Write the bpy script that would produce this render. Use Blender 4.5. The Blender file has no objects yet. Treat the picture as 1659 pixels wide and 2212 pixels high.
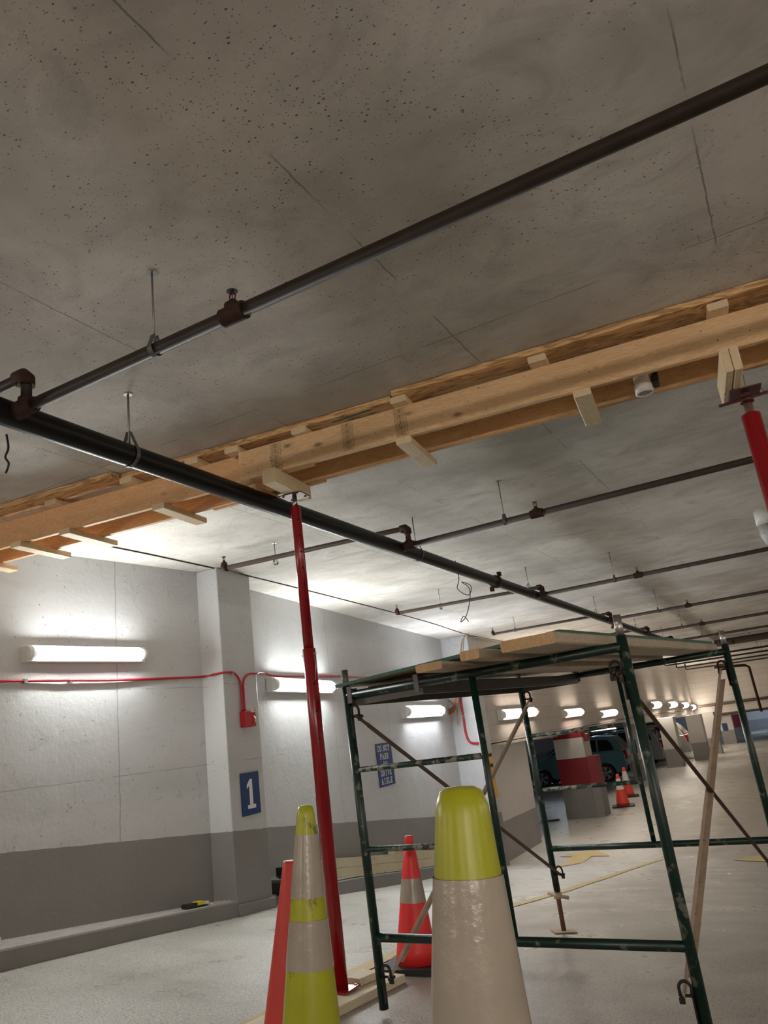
import bpy, bmesh, math, random
from mathutils import Vector, Matrix
random.seed(7)
C = bpy.context.scene.collection
SC = bpy.context.scene
# ------------------------------------------------------------------ place geometry
# x across the aisle, y along it, z up; z = 0 is the height of the photographer's phone
H = 1.85            # ceiling
LOW = -2.65         # level floor at the foot of the ramp
KY = [-8, 0, 0.8, 2.05, 3.52, 4.68, 5.84, 6.4, 8.2, 10.85, 12.4, 15.2, 200]
KZ = [-.60, -.76, -.845, -1.0, -1.093, -1.205, -1.332, -1.384, -1.652, -2.04, -2.25, -2.65, -2.65]
def interp(v, xs, ys):
    if v <= xs[0]: return ys[0]
    for i in range(1, len(xs)):
        if v <= xs[i]:
            t = (v-xs[i-1])/(xs[i]-xs[i-1]); return ys[i-1]+t*(ys[i]-ys[i-1])
    return ys[-1]
def fl(x, y):
    return interp(y, KY, KZ) - interp(y, [3.5, 5.7, 9, 15], [.055, .037, .037, 0])*(min(max(x, -4.87), -.3)+4.87)

# ------------------------------------------------------------------ materials
def newmat(name):
    m = bpy.data.materials.new(name); m.use_nodes = True
    nt = m.node_tree; b = nt.nodes['Principled BSDF']
    return m, nt, b
def N(nt, t, **kw):
    n = nt.nodes.new(t)
    for k, v in kw.items():
        if k in n.inputs: n.inputs[k].default_value = v
        else: setattr(n, k, v)
    return n
def ramp(nt, fac, stops, interp_='LINEAR'):
    r = nt.nodes.new('ShaderNodeValToRGB'); r.color_ramp.interpolation = interp_
    e = r.color_ramp.elements
    while len(e) < len(stops): e.new(.5)
    for i, (p, c) in enumerate(stops):
        e[i].position = p; e[i].color = (c, c, c, 1) if not hasattr(c, '__len__') else (*c, 1)
    nt.links.new(fac, r.inputs[0]); return r
def mixc(nt, fac, a, b, mode='MIX'):
    m = nt.nodes.new('ShaderNodeMix'); m.data_type = 'RGBA'; m.blend_type = mode
    for sock, v in ((m.inputs['Factor'], fac), (m.inputs['A'], a), (m.inputs['B'], b)):
        pass
    ins = [i for i in m.inputs if i.enabled]
    for sock, v in zip((m.inputs[0], m.inputs[6], m.inputs[7]), (fac, a, b)):
        if hasattr(v, 'is_output'): nt.links.new(v, sock)
        elif hasattr(v, '__len__'): sock.default_value = (*v, 1) if len(v) == 3 else v
        else: sock.default_value = v
    return m.outputs[2]
def mth(nt, op, a, b=None, c=None):
    m = nt.nodes.new('ShaderNodeMath'); m.operation = op
    for s, v in zip(m.inputs, (a, b, c)):
        if v is None: continue
        if hasattr(v, 'is_output'): nt.links.new(v, s)
        else: s.default_value = v
    return m.outputs[0]
def pos(nt):
    return N(nt, 'ShaderNodeNewGeometry').outputs['Position']
def mapped(nt, scale=(1, 1, 1), rot=(0, 0, 0), loc=(0, 0, 0)):
    mp = nt.nodes.new('ShaderNodeMapping')
    mp.inputs['Scale'].default_value = scale; mp.inputs['Rotation'].default_value = rot; mp.inputs['Location'].default_value = loc
    nt.links.new(pos(nt), mp.inputs[0]); return mp.outputs[0]
def noise(nt, vec, scale, detail=4, rough=.55, dist=0):
    n = N(nt, 'ShaderNodeTexNoise'); n.inputs['Scale'].default_value = scale; n.inputs['Detail'].default_value = detail
    n.inputs['Roughness'].default_value = rough; n.inputs['Distortion'].default_value = dist
    nt.links.new(vec, n.inputs['Vector']); return n.outputs['Fac']
def bump(nt, b, h, strength=.3, dist=.01):
    n = N(nt, 'ShaderNodeBump'); n.inputs['Strength'].default_value = strength; n.inputs['Distance'].default_value = dist
    nt.links.new(h, n.inputs['Height']); nt.links.new(n.outputs[0], b.inputs['Normal'])
def simple(name, col, rough=.5, metal=0, var=.12, vs=9, spec=None, dirt=None, dirtamt=.55, bumpy=0):
    m, nt, b = newmat(name)
    p = pos(nt); n = noise(nt, p, vs, 5)
    c = mixc(nt, n, [x*(1-var) for x in col], [min(1, x*(1+var)) for x in col])
    if dirt:
        n2 = noise(nt, p, vs*1.7, 6, .65)
        r = ramp(nt, n2, [(dirtamt, 0), (dirtamt+.06, 1)])
        c = mixc(nt, r.outputs[0], c, dirt)
    nt.links.new(c, b.inputs['Base Color'])
    b.inputs['Roughness'].default_value = rough; b.inputs['Metallic'].default_value = metal
    if bumpy: bump(nt, b, noise(nt, p, vs*6, 4), bumpy, .004)
    return m

def ceiling_mat():
    m, nt, b = newmat('board_formed_concrete_ceiling'); p = pos(nt)
    big = noise(nt, p, .9, 5, .6); mid = noise(nt, mapped(nt, (1, 1.5, 1), (0, 0, .5)), 2.6, 7, .66, .9)
    c = mixc(nt, ramp(nt, big, [(.36, 0), (.64, 1)]).outputs[0], (.50, .475, .435), (.76, .735, .69))
    c = mixc(nt, ramp(nt, mid, [(.48, 0), (.74, .62)]).outputs[0], c, (.36, .34, .31))
    # pits, clustered
    clus = ramp(nt, noise(nt, p, 1.3, 4, .6), [(.40, 0), (.56, 1)]).outputs[0]
    def pits(sc, sz, thr, stretch):
        v = N(nt, 'ShaderNodeTexVoronoi'); v.inputs['Scale'].default_value = sc
        nt.links.new(mapped(nt, stretch, (0, 0, .25)), v.inputs['Vector'])
        w = N(nt, 'ShaderNodeTexWhiteNoise'); nt.links.new(v.outputs['Position'], w.inputs['Vector'])
        return mth(nt, 'MULTIPLY', mth(nt, 'LESS_THAN', mth(nt, 'ADD', v.outputs['Distance'], mth(nt, 'MULTIPLY', noise(nt, p, 160, 2), .25)), sz), mth(nt, 'GREATER_THAN', w.outputs['Value'], thr))
    pt = mth(nt, 'MULTIPLY', mth(nt, 'MAXIMUM', pits(46, .30, .72, (.75, 1.3, 1)), pits(95, .31, .6, (.8, 1.2, 1))), clus)
    pt2 = pits(15, .165, .72, (.5, 1.9, 1))
    pt3 = pits(30, .20, .80, (1, 1, 1))
    pt = mth(nt, 'MAXIMUM', pt, mth(nt, 'MAXIMUM', pt2, pt3))
    pt = mth(nt, 'MULTIPLY', pt, .88)
    c = mixc(nt, pt, c, (.045, .042, .04))
    # form panel joints 1.22 x 2.44
    s = N(nt, 'ShaderNodeSeparateXYZ'); nt.links.new(p, s.inputs[0])
    wob = mth(nt, 'MULTIPLY', mth(nt, 'SUBTRACT', noise(nt, p, 14, 3), .5), .012)
    def joint(coord, off, per, w):
        a = mth(nt, 'ADD', mth(nt, 'ADD', coord, wob), off)
        f = mth(nt, 'PINGPONG', a, per/2)
        return mth(nt, 'LESS_THAN', f, w)
    jx = joint(s.outputs[0], -.12+1.22*40, 1.22, .0035)
    jy = joint(s.outputs[1], -3.2+2.44*40, 2.44, .0035)
    brk = ramp(nt, noise(nt, p, 1.6, 4), [(.47, 0), (.53, 1)]).outputs[0]
    jj = mth(nt, 'MULTIPLY', mth(nt, 'MAXIMUM', jx, jy), brk)
    c = mixc(nt, mth(nt, 'MULTIPLY', jj, .6), c, (.10, .095, .09))
    nt.links.new(c, b.inputs['Base Color']); b.inputs['Roughness'].default_value = .75
    h = mth(nt, 'SUBTRACT', mth(nt, 'ADD', mth(nt, 'MULTIPLY', noise(nt, p, 34, 6, .6), .35), mth(nt, 'MULTIPLY', mid, .5)), pt)
    bump(nt, b, h, .5, .008); return m

def wall_mat(name, hi, lo, blocks=False, rough=.42, band=True, level=None, red=False):
    m, nt, b = newmat(name); p = pos(nt)
    s = N(nt, 'ShaderNodeSeparateXYZ'); nt.links.new(p, s.inputs[0])
    n1 = noise(nt, p, 1.6, 6, .62); n2 = noise(nt, mapped(nt, (1, 1, 4)), 3, 5, .6)
    up = mixc(nt, n1, [x*.86 for x in hi], [x*1.06 for x in hi])
    up = mixc(nt, ramp(nt, n2, [(.55, 0), (.8, .35)]).outputs[0], up, [x*.62 for x in hi])
    v = N(nt, 'ShaderNodeTexVoronoi'); v.inputs['Scale'].default_value = 22; nt.links.new(p, v.inputs['Vector'])
    w = N(nt, 'ShaderNodeTexWhiteNoise'); nt.links.new(v.outputs['Position'], w.inputs['Vector'])
    pit = mth(nt, 'MULTIPLY', mth(nt, 'LESS_THAN', v.outputs['Distance'], .16), mth(nt, 'GREATER_THAN', w.outputs['Value'], .82))
    up = mixc(nt, mth(nt, 'MULTIPLY', pit, .6), up, (.16, .15, .15))
    if not blocks:
        sc_ = noise(nt, mapped(nt, (1.5, 1.5, .7), (.5, .3, 0)), 5.5, 8, .75, 1.2)
        up = mixc(nt, ramp(nt, sc_, [(.60, 0), (.64, .45), (.68, 0)]).outputs[0], up, [x*.55 for x in hi])
        crk = mth(nt, 'MULTIPLY', mth(nt, 'SUBTRACT', noise(nt, p, 5, 3), .5), .03)
        for yk in (1.9, 4.86, 9.0, 11.05, 13.1):
            ln_ = mth(nt, 'LESS_THAN', mth(nt, 'ABSOLUTE', mth(nt, 'ADD', mth(nt, 'SUBTRACT', s.outputs[1], yk), crk)), .006)
            up = mixc(nt, mth(nt, 'MULTIPLY', ln_, .55), up, [x*.4 for x in hi])
        for zk in (.70, -.02):
            ln_ = mth(nt, 'MULTIPLY', mth(nt, 'LESS_THAN', mth(nt, 'ABSOLUTE', mth(nt, 'ADD', mth(nt, 'SUBTRACT', s.outputs[2], zk), crk)), .004), mth(nt, 'GREATER_THAN', n1, .5))
            up = mixc(nt, mth(nt, 'MULTIPLY', ln_, .5), up, [x*.4 for x in hi])
    if lo:
        lw = mixc(nt, n1, [x*.88 for x in lo], [x*1.1 for x in lo])
        wob = mth(nt, 'MULTIPLY', mth(nt, 'SUBTRACT', noise(nt, p, 9, 2), .5), .012)
        if level is None:
            z1 = mth(nt, 'SUBTRACT', -.439, mth(nt, 'MULTIPLY', mth(nt, 'SUBTRACT', s.outputs[1], 3.86), .0946))
            z2 = mth(nt, 'SUBTRACT', -.746, mth(nt, 'MULTIPLY', mth(nt, 'SUBTRACT', s.outputs[1], 7.07), .112))
            line = mth(nt, 'MAXIMUM', mth(nt, 'MINIMUM', z1, z2), -1.88)
        else: line = level
        below = mth(nt, 'LESS_THAN', mth(nt, 'ADD', s.outputs[2], wob), line)
        up = mixc(nt, below, up, lw)
    h = mth(nt, 'ADD', mth(nt, 'MULTIPLY', noise(nt, p, 26, 6, .65), .5), mth(nt, 'MULTIPLY', noise(nt, p, 3, 3), 1.2))
    if blocks:
        bt = N(nt, 'ShaderNodeTexBrick'); cx = N(nt, 'ShaderNodeCombineXYZ')
        nt.links.new(mth(nt, 'ADD', s.outputs[0], s.outputs[1]), cx.inputs[0]); nt.links.new(s.outputs[2], cx.inputs[1])
        nt.links.new(cx.outputs[0], bt.inputs['Vector'])
        bt.inputs['Scale'].default_value = 1; bt.inputs['Mortar Size'].default_value = .006; bt.inputs['Brick Width'].default_value = 1.2
        bt.inputs['Row Height'].default_value = .3; bt.inputs['Mortar Smooth'].default_value = .3
        bt.inputs['Color1'].default_value = (1, 1, 1, 1); bt.inputs['Color2'].default_value = (.93, .93, .93, 1); bt.inputs['Mortar'].default_value = (.55, .55, .55, 1)
        up = mixc(nt, 1.0, up, bt.outputs['Color'], 'MULTIPLY')
    nt.links.new(up, b.inputs['Base Color']); b.inputs['Roughness'].default_value = rough
    bump(nt, b, h, .35, .02); return m

def floor_mat():
    m, nt, b = newmat('sealed_concrete_ramp'); p = pos(nt)
    big = noise(nt, mapped(nt, (.5, 1.5, 1)), 1.0, 5, .6)
    c = mixc(nt, big, (.46, .45, .415), (.68, .67, .625))
    s = N(nt, 'ShaderNodeSeparateXYZ'); nt.links.new(p, s.inputs[0])
    lane = mth(nt, 'ADD', s.outputs[0], mth(nt, 'MULTIPLY', mth(nt, 'SUBTRACT', noise(nt, p, 1.1, 4), .5), 1.6))
    muted = ramp(nt, mth(nt, 'ADD', mth(nt, 'MULTIPLY', lane, .25), 1.15), [(.35, 0), (.60, 1)]).outputs[0]
    c = mixc(nt, muted, c, mixc(nt, big, (.30, .272, .235), (.43, .395, .35)))   # browner, darker tone to the right of the yellow line
    fine = noise(nt, p, 95, 5, .7)
    c = mixc(nt, ramp(nt, fine, [(.40, .75), (.52, 0)]).outputs[0], c, (.15, .14, .125))
    c = mixc(nt, ramp(nt, noise(nt, mapped(nt, (.7, 2.2, 1)), 2.4, 6, .7), [(.50, 0), (.85, .4)]).outputs[0], c, (.36, .34, .30))
    vo = N(nt, 'ShaderNodeTexVoronoi'); vo.inputs['Scale'].default_value = 6; nt.links.new(mapped(nt, (1, 1.7, 1)), vo.inputs['Vector'])
    wn = N(nt, 'ShaderNodeTexWhiteNoise'); nt.links.new(vo.outputs['Position'], wn.inputs['Vector'])
    chip = mth(nt, 'MULTIPLY', mth(nt, 'LESS_THAN', mth(nt, 'ADD', vo.outputs['Distance'], mth(nt, 'MULTIPLY', noise(nt, p, 60, 2), .05)), .085), mth(nt, 'GREATER_THAN', wn.outputs['Value'], .85))
    c = mixc(nt, mth(nt, 'MULTIPLY', chip, .8), c, (.06, .055, .05))
    nt.links.new(c, b.inputs['Base Color'])
    r = ramp(nt, noise(nt, p, 2.2, 4), [(.3, .24), (.7, .46)]); nt.links.new(r.outputs[0], b.inputs['Roughness'])
    bump(nt, b, mth(nt, 'ADD', fine, mth(nt, 'MULTIPLY', noise(nt, p, 30, 3), .5)), .42, .006); return m

def wood_mat(name, light, dark, axis='x', ang=0.0, ply=False, knots=True, sc=1.0):
    m, nt, b = newmat(name)
    g = 6 if ply else 14; st = {'x': (1, g, g), 'y': (g, 1, g), 'z': (g, g, 1)}[axis]
    vr = N(nt, 'ShaderNodeVectorRotate'); vr.rotation_type = 'Z_AXIS'; vr.inputs['Angle'].default_value = ang
    nt.links.new(pos(nt), vr.inputs['Vector'])
    mp = nt.nodes.new('ShaderNodeMapping'); mp.inputs['Scale'].default_value = [a*sc for a in st]
    nt.links.new(vr.outputs[0], mp.inputs[0]); v = mp.outputs[0]
    n1 = noise(nt, v, 1.6, 3, .5, 2.6 if ply else 1.6)
    rings = mth(nt, 'PINGPONG', mth(nt, 'MULTIPLY', n1, 27 if not ply else 11), 1.0)
    r = ramp(nt, rings, [(0, dark), (.45, [a*.6+d*.4 for a, d in zip(light, dark)]), (1, light)])
    c = mixc(nt, .12 if ply else .30, r.outputs[0], light)
    n3 = noise(nt, mapped(nt, (1.2, 1.2, 1.2)), 2.2, 3)
    c = mixc(nt, ramp(nt, n3, [(.45, 0), (.75, .38)]).outputs[0], c, [d*.8 for d in dark])
    if knots:
        vo = N(nt, 'ShaderNodeTexVoronoi'); vo.inputs['Scale'].default_value = 4.4
        mk = nt.nodes.new('ShaderNodeMapping'); mk.inputs['Scale'].default_value = {'x': (.8, 1.7, 1.7), 'y': (1.7, .8, 1.7), 'z': (1.7, 1.7, .8)}[axis]
        nt.links.new(vr.outputs[0], mk.inputs[0]); nt.links.new(mk.outputs[0], vo.inputs['Vector'])
        c = mixc(nt, ramp(nt, vo.outputs['Distance'], [(.06, .85), (.10, .3), (.16, 0)]).outputs[0], c, [d*.32 for d in dark])
    nt.links.new(c, b.inputs['Base Color']); b.inputs['Roughness'].default_value = .62
    bump(nt, b, rings, .12, .003); return m

def emis(name, col, st):
    m, nt, b = newmat(name); b.inputs['Base Color'].default_value = (.9, .9, .9, 1)
    b.inputs['Emission Color'].default_value = (*col, 1); b.inputs['Emission Strength'].default_value = st; return m

BANG = -math.atan(.114)
M = {}
M['ceil'] = ceiling_mat()
M['wall'] = wall_mat('painted_concrete_wall', (.545, .552, .562), (.215, .205, .202))
M['wallfar'] = wall_mat('painted_panel_wall', (.55, .50, .46), None, blocks=True, rough=.30)
M['wallend'] = wall_mat('painted_block_wall', (.58, .53, .48), None, blocks=True, rough=.5)
M['column'] = wall_mat('painted_column', (.58, .55, .52), (.27, .255, .245), level=-1.9)
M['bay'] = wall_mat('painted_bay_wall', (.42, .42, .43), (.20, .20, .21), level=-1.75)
M['darkwall'] = simple('unseen_wall_paint', (.42, .40, .38), .6)
M['floor'] = floor_mat()
M['curb'] = simple('dusty_curb_concrete', (.36, .34, .31), .8, var=.3, vs=11, dirt=(.22, .20, .18), dirtamt=.6, bumpy=.5)
M['curbpaint'] = simple('grey_curb_paint', (.20, .19, .185), .6, var=.12, vs=5)
WL, WD = (.86, .62, .36), (.60, .34, .15)
M['beam'] = wood_mat('pine_beam', WL, WD, 'x', BANG)
M['beam2'] = wood_mat('pine_beam_warm', (.86, .54, .28), (.55, .28, .12), 'x', BANG)
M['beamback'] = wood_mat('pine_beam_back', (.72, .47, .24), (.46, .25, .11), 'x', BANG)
M['cleat'] = wood_mat('pine_cleat', (.86, .70, .47), (.62, .44, .25), 'y', BANG, knots=False)
M['block4'] = wood_mat('pressure_treated_block', (.74, .62, .40), (.50, .38, .20), 'y', BANG, knots=False)
M['ply'] = wood_mat('rough_plywood', (.84, .56, .28), (.30, .14, .045), 'x', BANG, ply=True, sc=.7)
M['plank'] = wood_mat('scaffold_plank_wood', (.54, .47, .36), (.32, .25, .17), 'y', .11, knots=False)
M['plankend'] = wood_mat('sawn_end_grain', (.66, .45, .24), (.36, .20, .09), 'z', 0, knots=False, sc=1.6)
M['board'] = wood_mat('pale_sole_board', (.78, .72, .55), (.58, .48, .30), 'y', 0, knots=False)
M['timber'] = wood_mat('stored_timber', (.62, .56, .40), (.36, .28, .16), 'y', 0)
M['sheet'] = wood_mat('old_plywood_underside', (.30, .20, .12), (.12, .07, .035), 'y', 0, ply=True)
M['greenedge'] = simple('green_painted_edge', (.03, .12, .085), .55, var=.4, vs=20, dirt=(.16, .18, .15), dirtamt=.62)
M['ink'] = simple('stamp_ink', (.13, .085, .05), .7)
M['teal'] = simple('teal_spray_mark', (.02, .22, .20), .6)
M['pipe'] = simple('black_steel_pipe', (.009, .008, .008), .38, 0, .5, 14)
M['brown'] = simple('rusty_brown_pipe', (.050, .034, .026), .55, 0, .4, 18)
M['nearpipe'] = simple('dark_oily_pipe', (.030, .020, .015), .5, 0, .5, 18)
M['fitting'] = simple('rusty_iron_fitting', (.048, .024, .018), .65, .3, .4, 22)
M['rod'] = simple('galvanised_rod', (.30, .30, .30), .45, .8)
M['hang'] = simple('steel_hanger_band', (.14, .14, .14), .5, .7)
M['redpaint'] = simple('glossy_red_enamel', (.27, .006, .011), .20, 0, .2, 6)
M['redmatte'] = simple('red_enamel_conduit', (.42, .012, .018), .35, 0, .2, 12)
M['darkred'] = simple('dark_red_primer_plate', (.10, .02, .025), .4, .3, .2, 20)
M['steel'] = simple('bare_steel', (.42, .41, .40), .32, .9, .3, 20)
M['hole'] = simple('dark_hole', (.008, .006, .006), .8)
M['green'] = simple('chipped_green_enamel', (.004, .024, .017), .34, 0, .4, 9, dirt=(.15, .16, .13), dirtamt=.58)
M['greensplat'] = simple('splattered_green_enamel', (.010, .034, .024), .5, 0, .4, 14, dirt=(.24, .24, .20), dirtamt=.50)
M['rustbrace'] = simple('rusty_brace_steel', (.11, .062, .045), .6, .35, .4, 16, dirt=(.05, .035, .03), dirtamt=.6)
M['palebrace'] = simple('worn_pale_brace_steel', (.44, .36, .28), .6, 0, .3, 16, dirt=(.16, .13, .09), dirtamt=.62)
M['rustjack'] = simple('rusty_jack_screw', (.16, .085, .055), .7, .3, .4, 22)
M['jackplate'] = simple('tan_jack_plate', (.45, .33, .24), .6, .2, .3, 22)
M['alu'] = simple('grey_deck_rail', (.12, .115, .105), .5, .5, .3, 10)
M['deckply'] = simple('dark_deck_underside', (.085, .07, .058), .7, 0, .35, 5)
M['lime'] = simple('lime_cone_rubber', (.40, .42, .015), .32, 0, .18, 9, dirt=(.20, .18, .02), dirtamt=.59)
M['bandwhite'] = simple('reflective_white_band', (.40, .355, .295), .20, 0, .2, 10, dirt=(.28, .24, .19), dirtamt=.66, bumpy=.25)
M['conered'] = simple('fluorescent_red_cone', (.85, .035, .035), .4, 0, .08, 6)
M['conedull'] = simple('dull_red_cone', (.62, .05, .04), .45, 0, .1, 6)
M['coneorange'] = simple('orange_cone', (.80, .07, .04), .45, 0, .1, 6)
M['rubber'] = simple('black_rubber', (.018, .016, .016), .6, 0, .2, 12)
M['yellowpaint'] = simple('worn_yellow_paint', (.52, .39, .15), .55, 0, .2, 18, dirt=(.42, .36, .24), dirtamt=.56)
M['lampbody'] = simple('white_lamp_housing', (.68, .68, .66), .4)
M['lampcap'] = simple('clear_lamp_cap', (.80, .80, .78), .2)
M['signblue'] = simple('blue_sign_enamel', (.012, .045, .16), .30, 0, .06, 3)
M['signwhite'] = simple('white_sign_lettering', (.75, .75, .74), .4, 0, .04)
M['signamber'] = simple('amber_clearance_sign', (.75, .38, .06), .5)
M['black'] = simple('black_plastic', (.014, .014, .015), .4)
M['pvc'] = simple('white_pvc', (.72, .70, .68), .35)
M['pvcgrey'] = simple('grey_pvc_elbow', (.45, .47, .45), .4, 0, .25, 12, dirt=(.2, .21, .2), dirtamt=.55)
M['cream'] = simple('white_wheel_stop', (.85, .86, .88), .4)
M['carteal'] = simple('teal_car_paint', (.15, .32, .38), .22, .25, .04, 2)
M['carsilver'] = simple('silver_car_paint', (.45, .45, .45), .25, .4, .04, 2)
M['carwhite'] = simple('pale_car_paint', (.45, .44, .43), .25, .4, .04, 2)
M['cardark'] = simple('dark_car_paint', (.03, .035, .045), .2, .4, .04, 2)
M['glass'] = simple('car_window_glass', (.012, .014, .018), .08, 0, 0)
M['tail'] = simple('red_lamp_lens', (.42, .01, .015), .2)
M['chrome'] = simple('alloy_rim', (.62, .64, .68), .28, .8)
M['pillred'] = simple('red_pillar_paint', (.21, .010, .018), .42, 0, .1, 4)
M['pillwhite'] = simple('white_pillar_paint', (.52, .50, .47), .5, 0, .12, 4)
M['pillgrey'] = simple('grey_pillar_paint', (.22, .215, .21), .55, 0, .1, 4)
M['hose'] = simple('copper_coloured_cable', (.36, .17, .08), .35, .5, .3, 30)
M['redhose'] = M['redmatte']
M['yellowlabel'] = simple('yellow_label', (.70, .60, .03), .5)
M['debris'] = simple('dusty_rubble', (.42, .38, .33), .9, 0, .3, 40)
for k_ in ('pipe', 'nearpipe', 'brown', 'fitting'): M[k_].node_tree.nodes['Principled BSDF'].inputs['Specular IOR Level'].default_value = .22
COOL, WARM, BLUE = (.98, 1, .965), (1, .87, .72), (.72, .84, 1)
M['em1'] = emis('cool_lamp_glow', COOL, 88)
M['em2'] = emis('cool_lamp_glow_second', COOL, 74)
M['em3'] = emis('neutral_lamp_glow', (.93, .96, 1), 60)
M['emw'] = emis('warm_lamp_glow', WARM, 36)
M['emb'] = emis('bluish_lamp_glow', BLUE, 50)
M['emoff'] = emis('side_fill_glow', (1, .90, .80), 48)  # from here down: glow of the fill lamps added out of frame
M['emofffar'] = emis('far_side_fill_glow', (1, .90, .80), 22)
M['emback2'] = emis('rear_right_fill_glow', (1, .89, .79), 95)
M['emback'] = emis('rear_fill_glow', (1, .88, .78), 30)

# ------------------------------------------------------------------ mesh builder
class MB:
    def __init__(s): s.v = []; s.f = []; s.mi = []; s.sm = []; s.cur = 0
    def face(s, idx, smooth=False): s.f.append(idx); s.mi.append(s.cur); s.sm.append(smooth)
    def box(s, c, size, R=None, taper=None):
        x, y, z = [a/2 for a in size]; n = len(s.v); R = R or Matrix.Identity(3)
        for sz in (-1, 1):
            for sx, sy in ((-1, -1), (1, -1), (1, 1), (-1, 1)):
                k = taper if (taper and sz > 0) else 1
                s.v.append(Vector(c)+R @ Vector((sx*x*k, sy*y*k, sz*z)))
        for q in ((3, 2, 1, 0), (4, 5, 6, 7), (0, 1, 5, 4), (1, 2, 6, 5), (2, 3, 7, 6), (3, 0, 4, 7)):
            s.face([n+i for i in q])
        return s
    def cbox(s, c, size, R=None, ch=.004):        # box with chamfered long edges (section in x,z; length along y)
        x, y, z = [a/2 for a in size]; R = R or Matrix.Identity(3); n = len(s.v)
        prof = [(-x+ch, -z), (x-ch, -z), (x, -z+ch), (x, z-ch), (x-ch, z), (-x+ch, z), (-x, z-ch), (-x, -z+ch)]
        for sy in (-1, 1):
            for px, pz in prof: s.v.append(Vector(c)+R @ Vector((px, sy*y, pz)))
        for i in range(8): s.face([n+i, n+(i+1) % 8, n+8+(i+1) % 8, n+8+i])
        s.face([n+i for i in range(8)][::-1]); s.face([n+8+i for i in range(8)])
        return s
    def prism(s, poly, z0, z1):
        n = len(s.v); k = len(poly)
        for z in (z0, z1):
            for i, p in enumerate(poly): s.v.append(Vector((p[0], p[1], z if not callable(z) else z(*p))))
        for i in range(k): s.face([n+i, n+(i+1) % k, n+k+(i+1) % k, n+k+i])
        s.face([n+i for i in range(k)][::-1]); s.face([n+k+i for i in range(k)]); return s
    def tube(s, pts, r, seg=12, caps=True, closed=False):
        pts = [Vector(p) for p in pts]; m = len(pts); n = len(s.v); rr = r if hasattr(r, '__len__') else [r]*m
        prev = None
        for i, p in enumerate(pts):
            if closed: t = pts[(i+1) % m]-pts[i-1]
            else: t = (pts[min(i+1, m-1)]-pts[max(i-1, 0)])
            t = t.normalized() if t.length > 1e-9 else Vector((0, 0, 1))
            if prev is None:
                a = Vector((0, 0, 1)) if abs(t.z) < .9 else Vector((1, 0, 0)); u = t.cross(a).normalized()
            else:
                u = (prev - t*prev.dot(t)); u = u.normalized() if u.length > 1e-6 else t.orthogonal().normalized()
            prev = u; w = t.cross(u)
            for k in range(seg):
                a = 2*math.pi*k/seg; s.v.append(p+(u*math.cos(a)+w*math.sin(a))*rr[i])
        rng = m if closed else m-1
        for i in range(rng):
            j = (i+1) % m
            for k in range(seg):
                s.face([n+i*seg+k, n+i*seg+(k+1) % seg, n+j*seg+(k+1) % seg, n+j*seg+k], True)
        if caps and not closed:
            s.face([n+k for k in range(seg)][::-1]); s.face([n+(m-1)*seg+k for k in range(seg)])
        return s
    def lathe(s, c, prof, seg=32, axis=(0, 0, 1), caps=True, smooth=True):
        ax = Vector(axis).normalized(); u = ax.orthogonal().normalized(); w = ax.cross(u); n = len(s.v); c = Vector(c)
        for r, h in prof:
            for k in range(seg):
                a = 2*math.pi*k/seg; s.v.append(c+ax*h+(u*math.cos(a)+w*math.sin(a))*r)
        for i in range(len(prof)-1):
            for k in range(seg):
                s.face([n+i*seg+k, n+i*seg+(k+1) % seg, n+(i+1)*seg+(k+1) % seg, n+(i+1)*seg+k], smooth)
        if caps:
            s.face([n+k for k in range(seg)][::-1]); s.face([n+(len(prof)-1)*seg+k for k in range(seg)])
        return s
    def quad(s, *p):
        n = len(s.v); s.v += [Vector(q) for q in p]; s.face(list(range(n, n+len(p)))); return s
    def bar(s, a, b, w, t, up=(0, 0, 1)):
        a = Vector(a); b = Vector(b); d = (b-a); L = d.length; d.normalize(); u = Vector(up); x = d.cross(u).normalized(); z = x.cross(d)
        R = Matrix((x, d, z)).transposed(); return s.box((a+b)/2, (w, L, t), R)
    def rock(s, c, r, sx=1, sz=.6):
        n = len(s.v); bm = bmesh.new(); bmesh.ops.create_icosphere(bm, subdivisions=1, radius=r)
        for v in bm.verts: s.v.append(Vector(c)+Vector((v.co.x*sx, v.co.y, v.co.z*sz))*random.uniform(.7, 1.15))
        for f in bm.faces: s.face([n+v.index for v in f.verts])
        bm.free(); return s
    def build(s, name, mats, parent=None):
        me = bpy.data.meshes.new(name); me.from_pydata([tuple(v) for v in s.v], [], s.f)
        for m in (mats if isinstance(mats, (list, tuple)) else [mats]): me.materials.append(m)
        for p, mi, sm in zip(me.polygons, s.mi, s.sm): p.material_index = mi; p.use_smooth = sm
        bm = bmesh.new(); bm.from_mesh(me); bmesh.ops.recalc_face_normals(bm, faces=bm.faces); bm.to_mesh(me); bm.free()
        me.update(); o = bpy.data.objects.new(name, me); C.objects.link(o)
        if parent is not None: adopt(o, parent)
        return o
def world(o):
    m = o.matrix_basis.copy()
    return m if o.parent is None else world(o.parent) @ o.matrix_parent_inverse @ m
def adopt(o, parent):
    o.parent = parent; o.matrix_parent_inverse = world(parent).inverted()
def tag(o, label, cat, group=None, kind=None):
    o['label'] = label; o['category'] = cat
    if group: o['group'] = group
    if kind: o['kind'] = kind
    return o
def thing(name, label, cat, loc, group=None):
    o = bpy.data.objects.new(name, None); o.empty_display_size = .1; o.location = loc; C.objects.link(o); return tag(o, label, cat, group)
def struct(name, mb, mat, label=None):
    o = mb.build(name, mat); o['kind'] = 'structure'
    if label: o['label'] = label; o['category'] = name.split('_')[0]
    return o
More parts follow.
